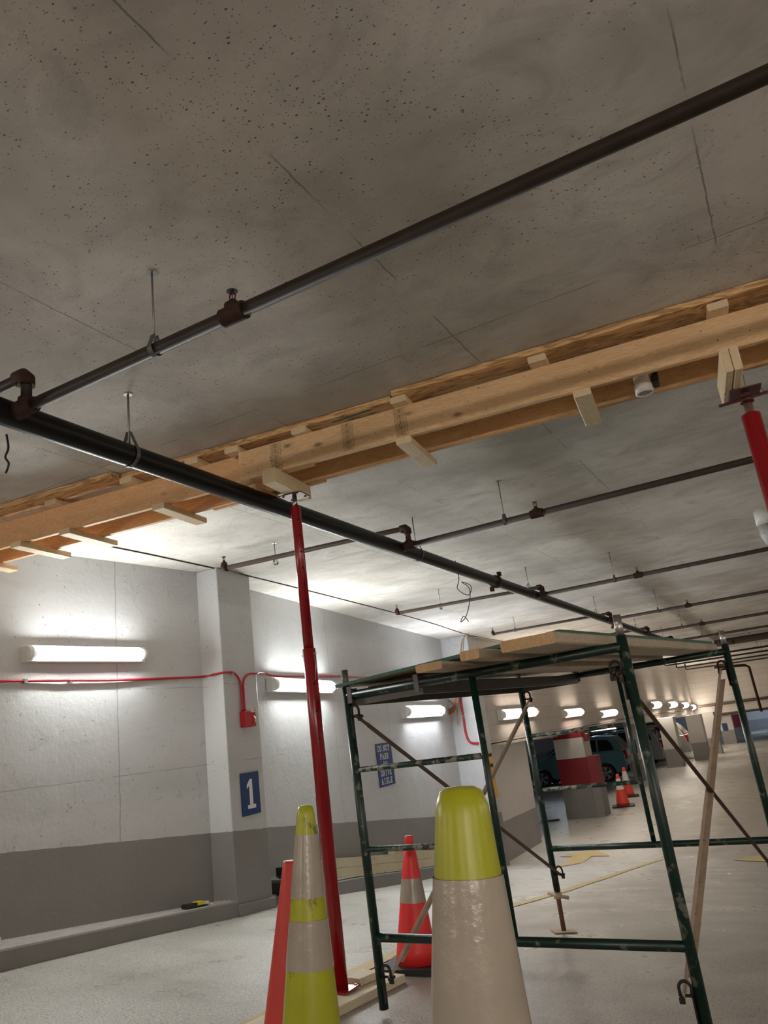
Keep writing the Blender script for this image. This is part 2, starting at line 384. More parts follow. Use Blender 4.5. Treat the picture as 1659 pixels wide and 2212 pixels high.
def copy_tree(o, parent=None):
    c = o.copy(); C.objects.link(c)
    if parent is not None: c.parent = parent; c.matrix_parent_inverse = o.matrix_parent_inverse.copy()
    for ch in list(o.children): copy_tree(ch, c)
    return c
def bevel(o, w=.004, seg=2):
    m = o.modifiers.new('bevel', 'BEVEL'); m.width = w; m.segments = seg; m.limit_method = 'ANGLE'; m.angle_limit = .6; return o

# ------------------------------------------------------------------ the setting
def floor_grid(x0, x1, y0, y1, nx, ys):
    b = MB(); xs = [x0+(x1-x0)*i/nx for i in range(nx+1)]
    for y in ys:
        for x in xs: b.v.append(Vector((x, y, fl(x, y))))
    for j in range(len(ys)-1):
        for i in range(nx): b.face([j*(nx+1)+i, j*(nx+1)+i+1, (j+1)*(nx+1)+i+1, (j+1)*(nx+1)+i], True)
    return b
ys = [-5+.35*i for i in range(63)]+[18, 25, 35, 50, 68]
struct('floor', floor_grid(-14, 8.2, -5, 68, 74, ys), M['floor'], 'grey sealed concrete parking ramp floor sloping down and away')
b = MB(); b.box((.6, 21.6, H+.1), (15.8, 53.6, .2)); struct('ceiling', b, M['ceil'], 'pitted bare concrete ceiling slab with form panel joints')
# left wall: runs of wall between the piers
b = MB()
def wrun(b, p, q, z0=-3.0, z1=H, t=.25):
    p = Vector((*p, 0)); q = Vector((*q, 0)); d = (q-p).normalized(); nrm = Vector((-d.y, d.x, 0))
    b.prism([p[:2], q[:2], (q+nrm*t)[:2], (p+nrm*t)[:2]], z0, z1)
wrun(b, (-5.9, -4.9), (-5.30, 4.31)); wrun(b, (-5.30, 4.31), (-5.11, 5.83)); wrun(b, (-5.30, 6.3), (-5.37, 7.0)); wrun(b, (-5.37, 7.0), (-6.45, 14.72)); wrun(b, (-6.45, 14.72), (-6.5, 15.3))
struct('wall_left', b, M['wall'], 'pale painted concrete wall with dark grey lower band on the left')
# curb at the foot of the left wall
def curb(pin, pout, zt, zb):
    b = MB(); n = len(pin); b.v += [Vector((*p, 0)) for p in pin*0]
    for i in range(n):
        (xi, yi), (xo, yo) = pin[i], pout[i]
        b.v += [Vector((xi, yi, zt(yi))), Vector((xo+.0, yo, zt(yo))), Vector((xo+.008, yo, zt(yo)-.012)), Vector((xo+.012, yo, zb(yo)))]
    for i in range(n-1):
        for k in range(3):
            b.cur = 0 if k < 1 else 1
            b.face([i*4+k, i*4+k+1, (i+1)*4+k+1, (i+1)*4+k])
    b.cur = 1; b.face([0, 1, 2, 3]); b.face([(n-1)*4+k for k in (3, 2, 1, 0)]); return b
zt1 = lambda y: interp(y, [-4, 3.517, 4.459, 5.857, 6.6], [-.60, -.969, -1.065, -1.204, -1.28])
zb1 = lambda y: interp(y, KY, KZ)-.06
yy = [-4, 0, 2, 3.5, 4.4, 5.2, 5.84]
struct('trim_1', curb([(-5.95 if y < 0 else -5.40, y) for y in yy], [(-4.87, y) for y in yy], zt1, zb1), [M['curb'], M['curbpaint']], 'dusty concrete curb ledge along the left wall before the pier')
yy = [5.84, 6.1, 6.45]
struct('trim_2', curb([(-5.3, y) for y in yy], [(-4.87-.1*(y-5.84)+.02, y) for y in yy], lambda y: -1.235-.105*(y-5.84), zb1), [M['curbpaint'], M['curbpaint']], 'short grey curb strip at the foot of the near pier')
yy = [6.45, 7.5, 9, 11, 12.5, 14.72]
struct('trim_3', curb([(-5.5-.142*(y-7), y) for y in yy], [(-5.12-.142*(y-7), y) for y in yy], lambda y: interp(y, [6.45, 8.25, 11.0, 12.5, 14.7], [-1.30, -1.50, -1.90, -2.10, -2.45]), zb1), [M['curb'], M['curbpaint']], 'concrete curb along the recessed wall beyond the near pier')
# far side wall above the parking bays, its soffit slab and the bay behind
zs = lambda y: interp(y, [14, 20, 48, 49], [-.40, -.45, -.86, -.88])
b = MB()
for y0, y1 in ((15.1, 20), (20, 30), (30, 48.3)):
    n = len(b.v)
    b.v += [Vector(p) for p in ((-5.98, y0, zs(y0)), (-5.98, y1, zs(y1)), (-5.98, y1, H), (-5.98, y0, H), (-6.3, y0, zs(y0)), (-6.3, y1, zs(y1)), (-6.3, y1, H), (-6.3, y0, H))]
    for q in ((0, 1, 2, 3), (7, 6, 5, 4), (0, 4, 5, 1), (1, 5, 6, 2), (2, 6, 7, 3), (3, 7, 4, 0)): b.face([n+i for i in q])
struct('wall_far_left', b, M['wallfar'], 'glossy cream panel wall carrying lamps above the parking bays')
b = MB(); b.box((-6.32, 16.55, -1.55), (.5, 2.7, 2.6)); struct('wall_bay_end', b, M['column'], 'short wall end between the far pier and first parking bay')
b = MB(); b.prism([(-6.3, 15.2), (-6.3, 48.3), (-14, 48.3), (-14, 15.2)], lambda x, y: zs(y)-.02, lambda x, y: zs(y)+.3); struct('ceiling_bay', b, M['bay'])
b = MB(); b.box((-13.6, 40, -1.5), (.3, 52, 2.8)); b.box((-10, 15.4, -1.5), (7.2, .3, 2.8)); b.box((-9.9, 43.5, -1.5), (5.6, .3, 2.8)); struct('wall_bay_back', b, M['bay'])
b = MB(); b.box((1.2, 48.35, .45), (14.4, .3, 2.8)); struct('wall_end', b, M['wallend'], 'beige block wall at the far end above the cross aisle')
b = MB(); b.box((-2, 57, -.72), (24, 17.2, .25)); struct('ceiling_cross_aisle', b, M['bay'])
b = MB(); b.box((-2, 65, -1.8), (24, .3, 2.2)); struct('wall_far', b, wall_mat('far_painted_wall', (.55, .57, .62), (.30, .31, .34), level=-2.0), 'pale far wall with grey lower band')
b = MB(); b.box((8.05, 21.6, -.5), (.3, 53.6, 5)); struct('wall_right', b, M['wallend'])
b = MB(); b.box((1.1, -4.9, .3), (14.8, .3, 3.4)); struct('wall_back', b, M['darkwall'])

# ------------------------------------------------------------------ piers and columns
def column(label, foot, z0, z1, mat, name='concrete_column'):
    b = MB(); b.prism(foot, z0, z1); o = b.build(name, mat); bevel(o, .012, 2); return tag(o, label, 'column')
column('pale concrete pier carrying the blue 1 sign and red fire bell', [(-4.865, 5.83), (-4.925, 6.43), (-5.45, 6.40), (-5.40, 5.80)], -1.6, H, M['wall'])
column('second concrete pier down the left wall, with the coiled cable hung beside it', [(-5.88, 14.8), (-5.93, 15.35), (-6.7, 15.3), (-6.7, 14.7)], -3, H, M['wall'])
column('slim pillar between bays with a dark blue sign, beside the teal car', [(-6.45, 30.8), (-6.03, 30.8), (-6.03, 31.35), (-6.45, 31.35)], -2.66, -.55, M['column'])
column('broad cream pillar right of the silver car', [(-5.98, 35.6), (-5.36, 35.7), (-5.36, 36.5), (-5.98, 36.5)], -2.66, -.6, M['column'])
column('cream pillar standing next beyond the broad one', [(-5.22, 38.4), (-4.58, 38.6), (-4.58, 39.3), (-5.22, 39.3)], -2.66, -.68, M['column'])
column('pale narrow pillar left of the tan scaffold brace in the distance', [(-5.05, 41.5), (-4.3, 41.4), (-4.3, 42), (-5.05, 42)], -2.66, -.7, M['column'])
column('far white pillar with a small blue sign under the end wall', [(-4.85, 48.6), (-4.15, 48.6), (-4.15, 49.2), (-4.85, 49.2)], -2.66, -.85, M['column'])
def red_pillar(label, x0, x1, y, zs_, guard):
    t = thing('parking_pillar', label, 'pillar', ((x0+x1)/2, y, LOW))
    b = MB(); d = x1-x0
    for k, (z0, z1) in enumerate(((LOW-.01, zs_[0]), (zs_[0], zs_[1]), (zs_[1], zs_[2]), (zs_[2], zs_[3]))):
        b.cur = (0, 1, 2, 1)[k]; b.prism([(x0, y), (x1, y), (x1, y+d*.9), (x0, y+d*.9)], z0, z1)
    b.build('shaft', [M['pillgrey'], M['pillred'], M['pillwhite']], t)
    if guard:
        g = MB(); g.cur = 0; g.prism([(x1-.02, y+.02), (x1+.2, y+.12), (x1+.2, y+.75), (x1-.02, y+.75)], LOW, -1.86)
        g.cur = 1; g.prism([(x1-.02, y+.02), (x1+.2, y+.12), (x1+.2, y+.75), (x1-.02, y+.75)], -1.86, -1.12)
        g.build('corner_guard', [M['pillgrey'], M['pillred']], t)
        g = MB(); g.box((x1+.04, y+.3, -.62), (.12, .3, .2)); g.build('top_guard', M['pillred'], t)
    return t
red_pillar('parking pillar painted grey, red and white in front of the teal car', -6.45, -5.64, 21.4, (-1.86, -1.12, -.60, -.44), True)
red_pillar('distant pillar with a red band over grey by the far wall', -4.72, -4.15, 55.6, (-2.07, -1.25, -.95, -.85), False)

# ------------------------------------------------------------------ wall lamps
def lamp(label, p, q, rad, em, side=1, group='fluorescent lamps along the walls', out=None):
    # p, q: ends of the fixture's centre line (on the wall surface)
    p = Vector(p); q = Vector(q); d = (q-p).normalized(); L = (q-p).length
    out = Vector(out) if out else Vector((d.y, -d.x, 0)).normalized()
    up = Vector((0, 0, 1)); t = thing('wall_lamp', label, 'lamp', (p+q)/2, group)
    R = Matrix((d, out, out.cross(d)*-1)).transposed()
    c = (p+q)/2+out*.045
    b = MB(); b.box(c, (L, .088, rad*2.5), R); bevel(b.build('housing', M['lampbody'], t), .006)
    def half(a0, a1, inset, rr):
        b = MB(); s = 12; n = 0
        for u in (a0, a1):
            for k in range(s+1):
                a = math.pi*k/s; pt = p+d*u+out*(.088+math.sin(a)*rr*.95)+up*(math.cos(a)*rr)
                b.v.append(pt)
        for k in range(s): b.face([k, k+1, s+1+k+1, s+1+k], True)
        b.face([0, s, 2*s+1, s+1])
        if not inset: b.face(list(range(s+1))); b.face(list(range(s+1, 2*s+2))[::-1])
        return b
    half(L*.05, L*.95, 1, rad*.93).build('diffuser', em, t)
    half(0, L*.05, 0, rad*.96).build('end_cap', M['lampcap'], t)
    half(L*.95, L, 0, rad*.96).build('end_cap', M['lampcap'], t)
    return t
lamp('long lit lamp on the wall left of the near pier', (-5.326, 3.98, .985), (-5.203, 5.10, .992), .051, M['em1'])
lamp('lit wall lamp crossed by the red shoring post', (-5.395, 7.2, .757), (-5.635, 8.9, .757), .066, M['em2'])
lamp('lit wall lamp below the deck, left of the coiled cable', (-6.035, 11.7, .395), (-6.34, 13.9, .395), .084, M['em3'])
LS = [(16.1, 18.6, .19, 'first lamp beyond the far pier, behind the pale scaffold brace'), (21.0, 22.9, .06, 'lamp above the red and white pillar, next before the bright one'),
      (25.1, 27.4, -.09, 'lamp on the far wall left of the inner scaffold upright'), (34.4, 36.5, -.03, 'far lamp, first of the four small ones right of the big upright'),
      (38.9, 41.2, -.12, 'far lamp, second of the four small ones right of the big upright'), (43.2, 45.2, -.24, 'far lamp, third of the four small ones right of the big upright'),
      (46.6, 47.9, -.42, 'farthest lamp on the side wall, in its corner with the end wall')]
for y0, y1, z, lb in LS: lamp(lb, (-5.98, y0, z), (-5.98, y1, z), .090 if y0 < 30 else .12, M['emw'], out=(1, 0, 0))
# lamps added out of frame to brighten the ceiling and beams
for y in (-3.2, .1): lamp('added fill lamp on the left wall behind the photographer', (-5.9+.065*(y+4.9), y, .95), (-5.9+.065*(y+6.1), y+1.2, .95), .062, M['emback'])
for x, e in ((-3.5, 'emback'), (0.5, 'emback'), (3.5, 'emback2'), (6, 'emback2')): lamp('added fill lamp on the rear wall behind the photographer', (x-.7, -4.74, 1.0), (x+.7, -4.74, 1.0), .062, M[e], out=(0, 1, 0))
for y in (-2, 3.5, 9, 15, 22, 29, 36, 43): lamp('added fill lamp on the right wall outside the picture', (7.9, y+1.4, 1.25), (7.9, y, 1.25), .07, M['emoff' if y < 12 else 'emofffar'], out=(-1, 0, 0))
for x, y in ((-9.5, 25), (-9.5, 33.6), (-9.5, 40.5)): lamp('lit lamp under the parking bay ceiling', (x-.7, y, zs(y)-.10), (x+.7, y, zs(y)-.10), .06, M['emb'], out=(0, -1, 0), group='lamps inside the bays')
for x, y in ((-7, 52), (-1, 55), (4, 52), (-1, 61), (-4, 58)): lamp('lamp under the low ceiling of the cross aisle', (x-.7, y, -.92), (x+.7, y, -.92), .06, M['emb'], out=(0, 1, 0), group='lamps inside the bays')

# ------------------------------------------------------------------ shoring timbers
def by(x): return 3.80+.114*(x-.24)         # front face of the near beam
bd = Vector((1, .114, 0)).normalized(); bn = Vector((-.114, 1, 0)).normalized()
RB = Matrix((bd, bn, Vector((0, 0, 1)))).transposed()
ZB, HB = 1.585, .185
def at(x, off, z): return Vector((x, by(x), z))+bn*off
def plank_x(b, x0, x1, off, z0, w, h, ch=.004):
    p = at(x0, off+w/2, z0+h/2); q = at(x1, off+w/2, z0+h/2); c = (p+q)/2
    R = Matrix((bn*-1, bd, Vector((0, 0, 1)))).transposed(); return b.cbox(c, (w, (q-p).length, h), R, ch)
def stamp(b, x, w, off=0):
    z0, z1 = ZB+.006, ZB+HB-.008; o = off-.0008
    def bx(xa, xb, za, zb): b.quad(at(xa, o, za), at(xb, o, za), at(xb, o, zb), at(xa, o, zb))
    n = 5; hh = (z1-z0)/n
    for i in range(n):
        a = z0+i*hh+.003; c = a+hh-.006
        for (xa, xb, za, zb) in ((x, x+w, a, a+.002), (x, x+w, c-.002, c), (x, x+.002, a, c), (x+w-.002, x+w, a, c)): bx(xa, xb, za, zb)
        for k in range(4):
            zz = a+.006+k*(hh-.014)/4; bx(x+.006+.004*(k % 2), x+w-.008-.006*((k+i) % 2), zz, zz+.0016)
        bx(x+w*.45, x+w*.5, a+.004, c-.004)
def nails(b, pts, off=0):
    for x, z, s in pts:
        c = at(x, off-.0008, z); b.quad(*[c+bd*(s*math.cos(k*1.047))+Vector((0, 0, s*math.sin(k*1.047))) for k in range(6)])
def beam(label, x0, x1, off, mat, stamps=(), nl=()):
    b = MB(); plank_x(b, x0, x1, off, ZB, .038, HB); b.cur = 1
    for s, w in stamps: stamp(b, s, w, off)
    nails(b, nl, off)
    o = b.build('timber_beam', [mat, M['ink']]); return tag(o, label, 'timber beam')
rn = lambda x0, x1, n: [(random.uniform(x0, x1), random.uniform(ZB+.02, ZB+HB-.02), random.uniform(.0025, .0045)) for _ in range(n)]
beam('near pine beam of the shoring, right length with black grade stamps', -2.67, 2.2, 0, M['beam'], ((-2.45, .07), (-1.98, .07), (-1.655, .07)), rn(-2.66, -2.3, 16)+rn(-.7, .3, 5)+rn(-2, -.7, 5))
beam('near pine beam of the shoring, left length lapped behind the stamped one', -5.25, -2.2, .04, M['beam2'], (), rn(-5, -2.8, 9))
beam('rear pine beam of the shoring, right length', -2.5, 2.2, .30, M['beamback'], (), rn(-1.7, 0, 14))
beam('rear pine beam of the shoring, left length near the wall', -5.25, -2.55, .30, M['beam2'], (), rn(-5, -3, 10))
b = MB(); plank_x(b, -3.1, -2.28, .345, ZB, .038, HB); tag(b.build('timber_splice', M['beam2']), 'pine splice piece behind the rear beam joint', 'timber')
# plywood pads against the ceiling
def ply(label, x0, x1, o0, o1, z0=1.81, z1=1.848, mark=False):
    b = MB(); n = 3; th = (z1-z0)
    for k in range(2):
        za = z0+k*th/2; zb = za+th/2-.0015; e = .006*(k)
        p = [at(x0, o0+e, 0), at(x1, o0+e*.5+(-.05 if x1 > 0 else 0), 0), at(x1, o1, 0), at(x0, o1, 0)]
        b.prism([q[:2] for q in p], za, zb)
    if mark:
        b.cur = 1; p0 = at(-2.05, .036, z0-.001); p1 = at(-1.79, .024, z0-.001); d = (p1-p0); w = bn*.011
        b.quad(p0-w*.3, p1-w, p1+w*.4, p0+w)
    o = b.build('plywood_pad', [M['ply'], M['teal']]); return tag(o, label, 'plywood')
ply('left plywood pad pressed to the ceiling above the near beam', -5.25, -3.56, -.085, .07)
ply('left plywood pad pressed to the ceiling above the rear beam', -5.25, -3.2, .26, .42)
ply('middle plywood pad with a teal paint mark on its underside', -3.54, -1.66, -.012, .12, mark=True)
ply('rear middle plywood pad pressed to the ceiling', -3.15, -1.6, .27, .43)
ply('right plywood pad with swirling grain, pressed to the ceiling', -1.63, 2.2, -.075, .45)
# upper blocks between beams and plywood
RY = Matrix((bd, bn, Vector((0, 0, 1)))).transposed()
def yblock(name, label, x, off0, L, z0, w, h, mat, group, cat='wood block', end=True, rot=0):
    b = MB(); R = RY @ Matrix.Rotation(rot, 3, 'Z'); c = at(x, 0, z0+h/2)+(R @ Vector((0, off0+L/2, 0)))
    b.cbox(c, (w, L, h), R, .005); o = b.build(name, mat); return tag(o, label, cat, group)
ub = [(-4.95, .02, 'upper spacer block at the left frame edge'), (-4.12, -.02, 'upper spacer block, leftmost one whose end shows clear of the frame edge'), (-3.49, -.03, 'upper spacer block just right of the end of the left plywood pad'),
      (-2.99, -.03, 'upper spacer block touching the big black pipe in the view'), (-2.70, -.03, 'upper spacer block above the lapped end of the stamped beam'), (-2.24, -.03, 'upper spacer block between the lapped end and the teal mark'),
      (-1.60, -.06, 'upper spacer block standing proud beside the right plywood pad'), (-.82, -.07, 'upper spacer block above the middle of the right beam length'), (.06, -.08, 'upper spacer block above the right red post')]
for x, o, lb in ub: yblock('spacer_block', lb, x, o, .5, ZB+HB, .095, .038, M['cleat'], 'spacer blocks between beams and plywood')
# cleats under the beams
cl = [(-4.95, 'lower cleat board cut by the left frame edge'), (-4.44, 'lower cleat board, first whole one from the left'), (-4.02, 'lower cleat board, second whole one from the left'),
      (-3.27, 'lower cleat board just left of the big black pipe'), (-1.62, 'lower cleat board under the stamped joint in the middle'), (-.64, 'lower cleat board nearest the white pipe stub')]
for x, lb in cl: yblock('cleat_board', lb, x, 0.0, .46, ZB-.038, .09, .038, M['cleat'], 'cleat boards nailed under the beams')
yblock('bearing_block', 'thick bearing block resting on the head of the left red post', -2.43, -.08, .44, ZB-.092, .09, .09, M['block4'], None)
yblock('bearing_block', 'thick bearing block left of the left red post, behind the black pipe', -2.67, .10, .5, ZB-.092, .09, .09, M['block4'], None)
for dx, s in ((-.021, 'left'), (.021, 'right')):
    yblock('bearing_block', 'bearing block of the right red post, %s one of the pair' % s, .06+dx, -.03, .46, ZB-.125, .039, .125, M['cleat'], None)

# ------------------------------------------------------------------ red shoring posts
def post1():
    x, y = -2.46, 3.72; zb = fl(x, y)+.045; zt = ZB-.092
    t = thing('shoring_post', 'left red adjustable shoring post standing on a pale board', 'shoring post', (x, y, zb))
    b = MB(); b.box((x, y, zb+.004), (.15, .15, .008)); 
    for sx in (-1, 1):
        for sy in (-1, 1): b.tube([(x+sx*.055, y+sy*.055, zb+.009), (x+sx*.055, y+sy*.055, zb+.011)], .008, 10)
    bevel(b.build('base_plate', M['redpaint'], t), .003)
    b = MB(); zm = .55
    b.lathe((x, y, 0), [(.038, zb+.008), (.038, zm), (.036, zm+.004)], 28); lo = b.build('outer_tube', M['redpaint'], t)
    b = MB(); b.box((x-.037, y-.012, -.36), (.003, .03, .22), Matrix.Rotation(.3, 3, 'Z')); b.build('label_strip', M['signwhite'], lo)
    b = MB(); b.lathe((x, y, 0), [(.030, zm-.01), (.030, zt-.075), (.028, zt-.07)], 24); up = b.build('inner_tube', M['redpaint'], t)
    d = Vector((.55, -.835, 0)).normalized()
    b = MB()
    for k in range(9):
        z = zm+.08+k*.10
        for s in (-1, 1): c = Vector((x, y, z))+Vector((.93, .10, 0)).normalized()*.0295; 
        n = Vector((.80, -.60, 0)).normalized(); b.lathe(Vector((x, y, z))+n*.0285, [(.0065, 0), (.0065, .002)], 12, n)
    for z in (.20, .05, .35):
        n = Vector((.80, -.60, 0)).normalized(); b.lathe(Vector((x, y, z))+n*.0368, [(.007, 0), (.007, .002)], 12, n)
    b.build('pin_hole', M['hole'], up)['kind'] = 'stuff'
    b = MB(); b.tube([(x-.05, y, zm-.03), (x+.052, y-.01, zm-.03)], .006, 8); b.tube([(x+.045, y-.02, zm-.03), (x+.05, y-.02, zm-.10), (x+.044, y-.03, zm-.18)], .003, 6); b.build('locking_pin', M['steel'], t)
    b = MB(); b.lathe((x, y, 0), [(.014, zt-.08), (.014, zt-.008)], 16); b.build('screw', M['steel'], t)
    b = MB(); b.box((x, y, zt-.004), (.15, .13, .007), RY)
    for sx in (-1, 1):
        for sy in (-1, 1): b.lathe((x+sx*.05, y+sy*.045, zt-.011), [(.008, 0), (.008, .004)], 10)
    bevel(b.build('head_plate', M['darkred'], t), .002)
post1()
def post2():
    x, y = .085, 4.08; zt = ZB-.125; zb = fl(x, y)+.04
    t = thing('shoring_post', 'right red shoring post with a threaded head at the frame edge', 'shoring post', (x, y, zb))
    b = MB(); b.box((x, y, zt-.004), (.15, .15, .009), RY); bevel(b.build('head_plate', M['darkred'], t), .002)
    b = MB(); b.lathe((x, y, 0), [(.022, zt-.14), (.022, zt-.07), (.019, zt-.065), (.019, zt-.008)], 18); b.build('screw', M['rustjack'], t)
    b = MB(); b.tube([(x-.13, y-.05, zt-.055), (x+.13, y-.02, zt-.04)], .008, 10); b.lathe((x, y-.02, 0), [(.034, zt-.065), (.034, zt-.04)], 18); b.build('turning_handle', M['darkred'], t)
    b = MB(); b.lathe((x, y, 0), [(.046, zb), (.046, zt-.13), (.043, zt-.125)], 30); b.build('outer_tube', M['redpaint'], t)
    b = MB(); b.box((x, y, zb+.004), (.2, .2, .01)); b.build('base_plate', M['redpaint'], t)
    b = MB(); 
    for dx, dy in ((-.085, -.06), (.08, .04)): b.tube([(x+dx, y+dy, zt+.01), (x+dx*1.15, y+dy, zt-.03)], .003, 6); 
    b.build('nail', M['steel'], t)
post2()
# sole boards
def slab(b, poly, th, z=0.0):
    b.prism(poly, lambda x, y: fl(x, y)+z+.001, lambda x, y: fl(x, y)+z+th); return b
b = MB(); slab(b, [(-2.60, 3.02), (-2.335, 3.02), (-2.30, 4.12), (-2.57, 4.12)], .042); tag(bevel(b.build('sole_board', M['board']), .004), 'pale board under the foot of the left red post', 'board')
b = MB(); slab(b, [(-2.50, 3.82), (-2.40, 3.81), (-2.39, 4.0), (-2.49, 4.0)], .035, .043); tag(b.build('wood_offcut', M['board']), 'small offcut on the pale board right behind the red post foot', 'offcut')
b = MB(); slab(b, [(-.1, 3.8), (.27, 3.8), (.27, 4.4), (-.1, 4.4)], .038); tag(b.build('sole_board', M['board']), 'board under the right red post, outside the picture', 'board')

def conduit(label, pts, r=.011, mat='redmatte', straps=(), cat='conduit', name='conduit'):
    t = thing(name, label, cat, pts[0]); b = MB(); b.tube(pts, r, 12); b.build('tube', M[mat], t)
    for p in straps: b = MB(); b.box(p, (.03, .03, .034)); b.build('strap', M['steel'], t)
    return t
def smooth(pts, n=6):
    out = []; P = [Vector(p) for p in pts]; P = [P[0]]+P+[P[-1]]
    for i in range(1, len(P)-2):
        for k in range(n):
            t = k/n; a, b_, c, d = P[i-1], P[i], P[i+1], P[i+2]
            out.append(.5*((2*b_)+(-a+c)*t+(2*a-5*b_+4*c-d)*t*t+(-a+3*b_-3*c+d)*t**3))
    out.append(P[-2]); return out
# ------------------------------------------------------------------ sprinkler pipes
def px_line(x): return None
mx = lambda y: -2.67-.0085*(y-2)
def hangerset(t, x, y, z, r, along='y', top=H):
    b = MB(); b.tube([(x, y, z+r), (x, y, top)], .0055 if r > .04 else .004, 8); b.lathe((x, y, top-.004), [(.022, 0), (.018, .003)], 12); rod = b.build('hanger_rod', M['rod'], t)
    b = MB(); R = r+.004; pts = []
    for k in range(15):
        a = math.pi*(-.5)+(k-7)/7*math.radians(125); pts.append((math.cos(a)*R, math.sin(a)*R))
    pts = [(0.012 if pts[-1][0] > 0 else -.012, R+.055)] ; arc = []
    for k in range(17):
        a = math.radians(-90-130+k*260/16); arc.append((math.cos(a)*R, math.sin(a)*R))
    path = [(-.008, R*2.1)]+arc+[(.008, R*2.1)]
    w = .011
    def P(u, v, s): return Vector((x+u, y+s, z+v)) if along == 'y' else Vector((x+s, y+u, z+v))
    n = len(b.v)
    for u, v in path:
        b.v += [P(u, v, -w), P(u, v, w), P(u*1.06+(0.0), v+.0015, w), P(u*1.06, v+.0015, -w)]
    for i in range(len(path)-1):
        for k in range(4): b.face([n+i*4+k, n+i*4+(k+1) % 4, n+(i+1)*4+(k+1) % 4, n+(i+1)*4+k])
    b.build('hanger_band', M['hang'], rod)
t = thing('sprinkler_main_pipe', 'thick black sprinkler main pipe running away under the ceiling', 'pipe', (mx(4), 4, 1.5))
b = MB(); b.tube([(mx(y), y, 1.51) for y in (-4.7, 0, 5, 10, 16, 24, 30)], .057, 28); b.build('pipe', M['pipe'], t)
for y in (-1, 2.6, 5.94, 9.2, 12.9, 16.5, 20.2): hangerset(t, mx(y), y, 1.51, .057)
for y in (7.95, 14.3, 20.9):
    b = MB(); b.tube([(mx(y), y-.04, 1.51), (mx(y), y+.04, 1.51)], .070, 24)
    for s in (-1, 1): b.box((mx(y)+s*.055, y, 1.51+s*.075), (.035, .05, .045)); b.tube([(mx(y)+s*.05, y-.05, 1.51+s*.085), (mx(y)+s*.05, y+.05, 1.51+s*.085)], .008, 8)
    b.build('grooved_coupling', M['fitting'], t)
def head(t, x, y, z, r):
    b = MB(); b.lathe((x, y, z), [(r+.008, -r*.2), (r+.008, r+.012), (.014, r+.018), (.014, r+.03), (.010, r+.034)], 14); tee = b.build('tee', M['fitting'], t)
    b = MB(); z1 = z+r+.03
    for s in (-1, 1): b.tube([(x+s*.010, y, z1), (x+s*.013, y, z1+.02), (x+s*.004, y, z1+.036)], .0028, 6)
    b.lathe((x, y, z1), [(.011, -.006), (.011, .003)], 12); b.lathe((x, y, z1+.036), [(.019, 0), (.021, .002), (.019, .004)], 18); h = b.build('sprinkler_head', M['black'], tee)
    b = MB(); b.tube([(x, y, z1+.003), (x, y, z1+.03)], .0028, 8); b.build('glass_bulb', M['tail'], tee)
def branch(label, y, x1, zr, zl, xl, heads, rods, rods_l, r=.025, mat='brown', yl=None):
    x0 = mx(y); yl = yl or y
    t = thing('sprinkler_branch_pipe', label, 'pipe', (x0, y, zr), 'branch pipes crossing under the ceiling')
    b = MB(); b.tube([(x0-.02, y, zr), (x1, y-.0, zr)], r, 18); b.build('pipe', M[mat], t)
    b = MB(); b.lathe((x0, y, zr), [(.040, .04), (.040, .085), (.034, .09), (.034, .15)], 18, (1, 0, 0)); b.lathe((x0+.10, y, zr), [(.034, 0), (.034, .04), (.030, .045)], 16); b.build('outlet_fitting', M['fitting'], t)
    for x in heads: 
        head(t, x, y, zr, r); b = MB(); b.tube([(x-.05, y, zr), (x-.045, y, zr), (x+.045, y, zr), (x+.05, y, zr)], r+.009, 16); b.build('coupling', M['fitting'], t)
    for x in rods: hangerset(t, x, y, zr, r, 'x')
    if xl is not None:
        xx = x0+.10
        b = MB(); b.tube([(xx, y, zr+.03), (xx, y, zl-.02), (xx-.01, y, zl-.006), (xx-.03, y, zl), (xl, yl, zl)], r*.9, 16)
        lp = b.build('raised_pipe', M[mat], t)
        b = MB(); b.tube([(xx, y, zl-.05), (xx, y, zl-.015), (xx-.015, y, zl), (xx-.06, y, zl)], r+.010, 16); b.build('elbow', M['fitting'], lp)
        b = MB(); b.tube([(xl+.03, yl, zl), (xl, yl, zl), (xl-.005, yl, zl+.03)], r+.006, 14); b.build('end_elbow', M['fitting'], lp)
        head(t, xl, yl, zl+.02, r*.8)
        for x in rods_l: hangerset(t, x, y, zl, r*.9, 'x')
branch('nearest dark branch pipe crossing the upper part of the picture', 1.93, 4.5, 1.51, 1.66, -5.2, (-1.46, 2), (-1.84, 1.2), (-4,), .025, 'nearpipe')
branch('second branch pipe, leaving the main beside the left red post', 5.58, 4.5, 1.51, 1.665, -4.37, (-1.49, 2), (-1.75, 1.0), (-3.96,), yl=5.35)
branch('third branch pipe away, crossing right of the scaffold top', 9.42, 4.5, 1.50, 1.60, -4.58, (-1.44, 2), (-1.72, 1.0), (-4.05,), yl=9.15)
branch('fourth branch pipe away, its left end just above the deck', 13.5, 4.5, 1.49, 1.6, -4.8, (-1.39, 2), (-1.87, 1), (-4.4,), yl=13.4)
branch('fifth branch pipe away, meeting the main behind the scaffold top', 17.35, 4.5, 1.49, 1.6, -4.8, (-1.6, 2), (-2.0, 1), (-4.3,), r=.03)
branch('sixth branch pipe away, above the far scaffold upright', 21.0, 4.5, 1.49, 1.6, -4.8, (-1.6, 2), (-2.0, 0, 1), (), r=.03)
branch('seventh branch pipe away', 25.2, 4.5, 1.49, 1.6, -4.8, (-1.6,), (-2.0, -.5, 1), (), r=.035)
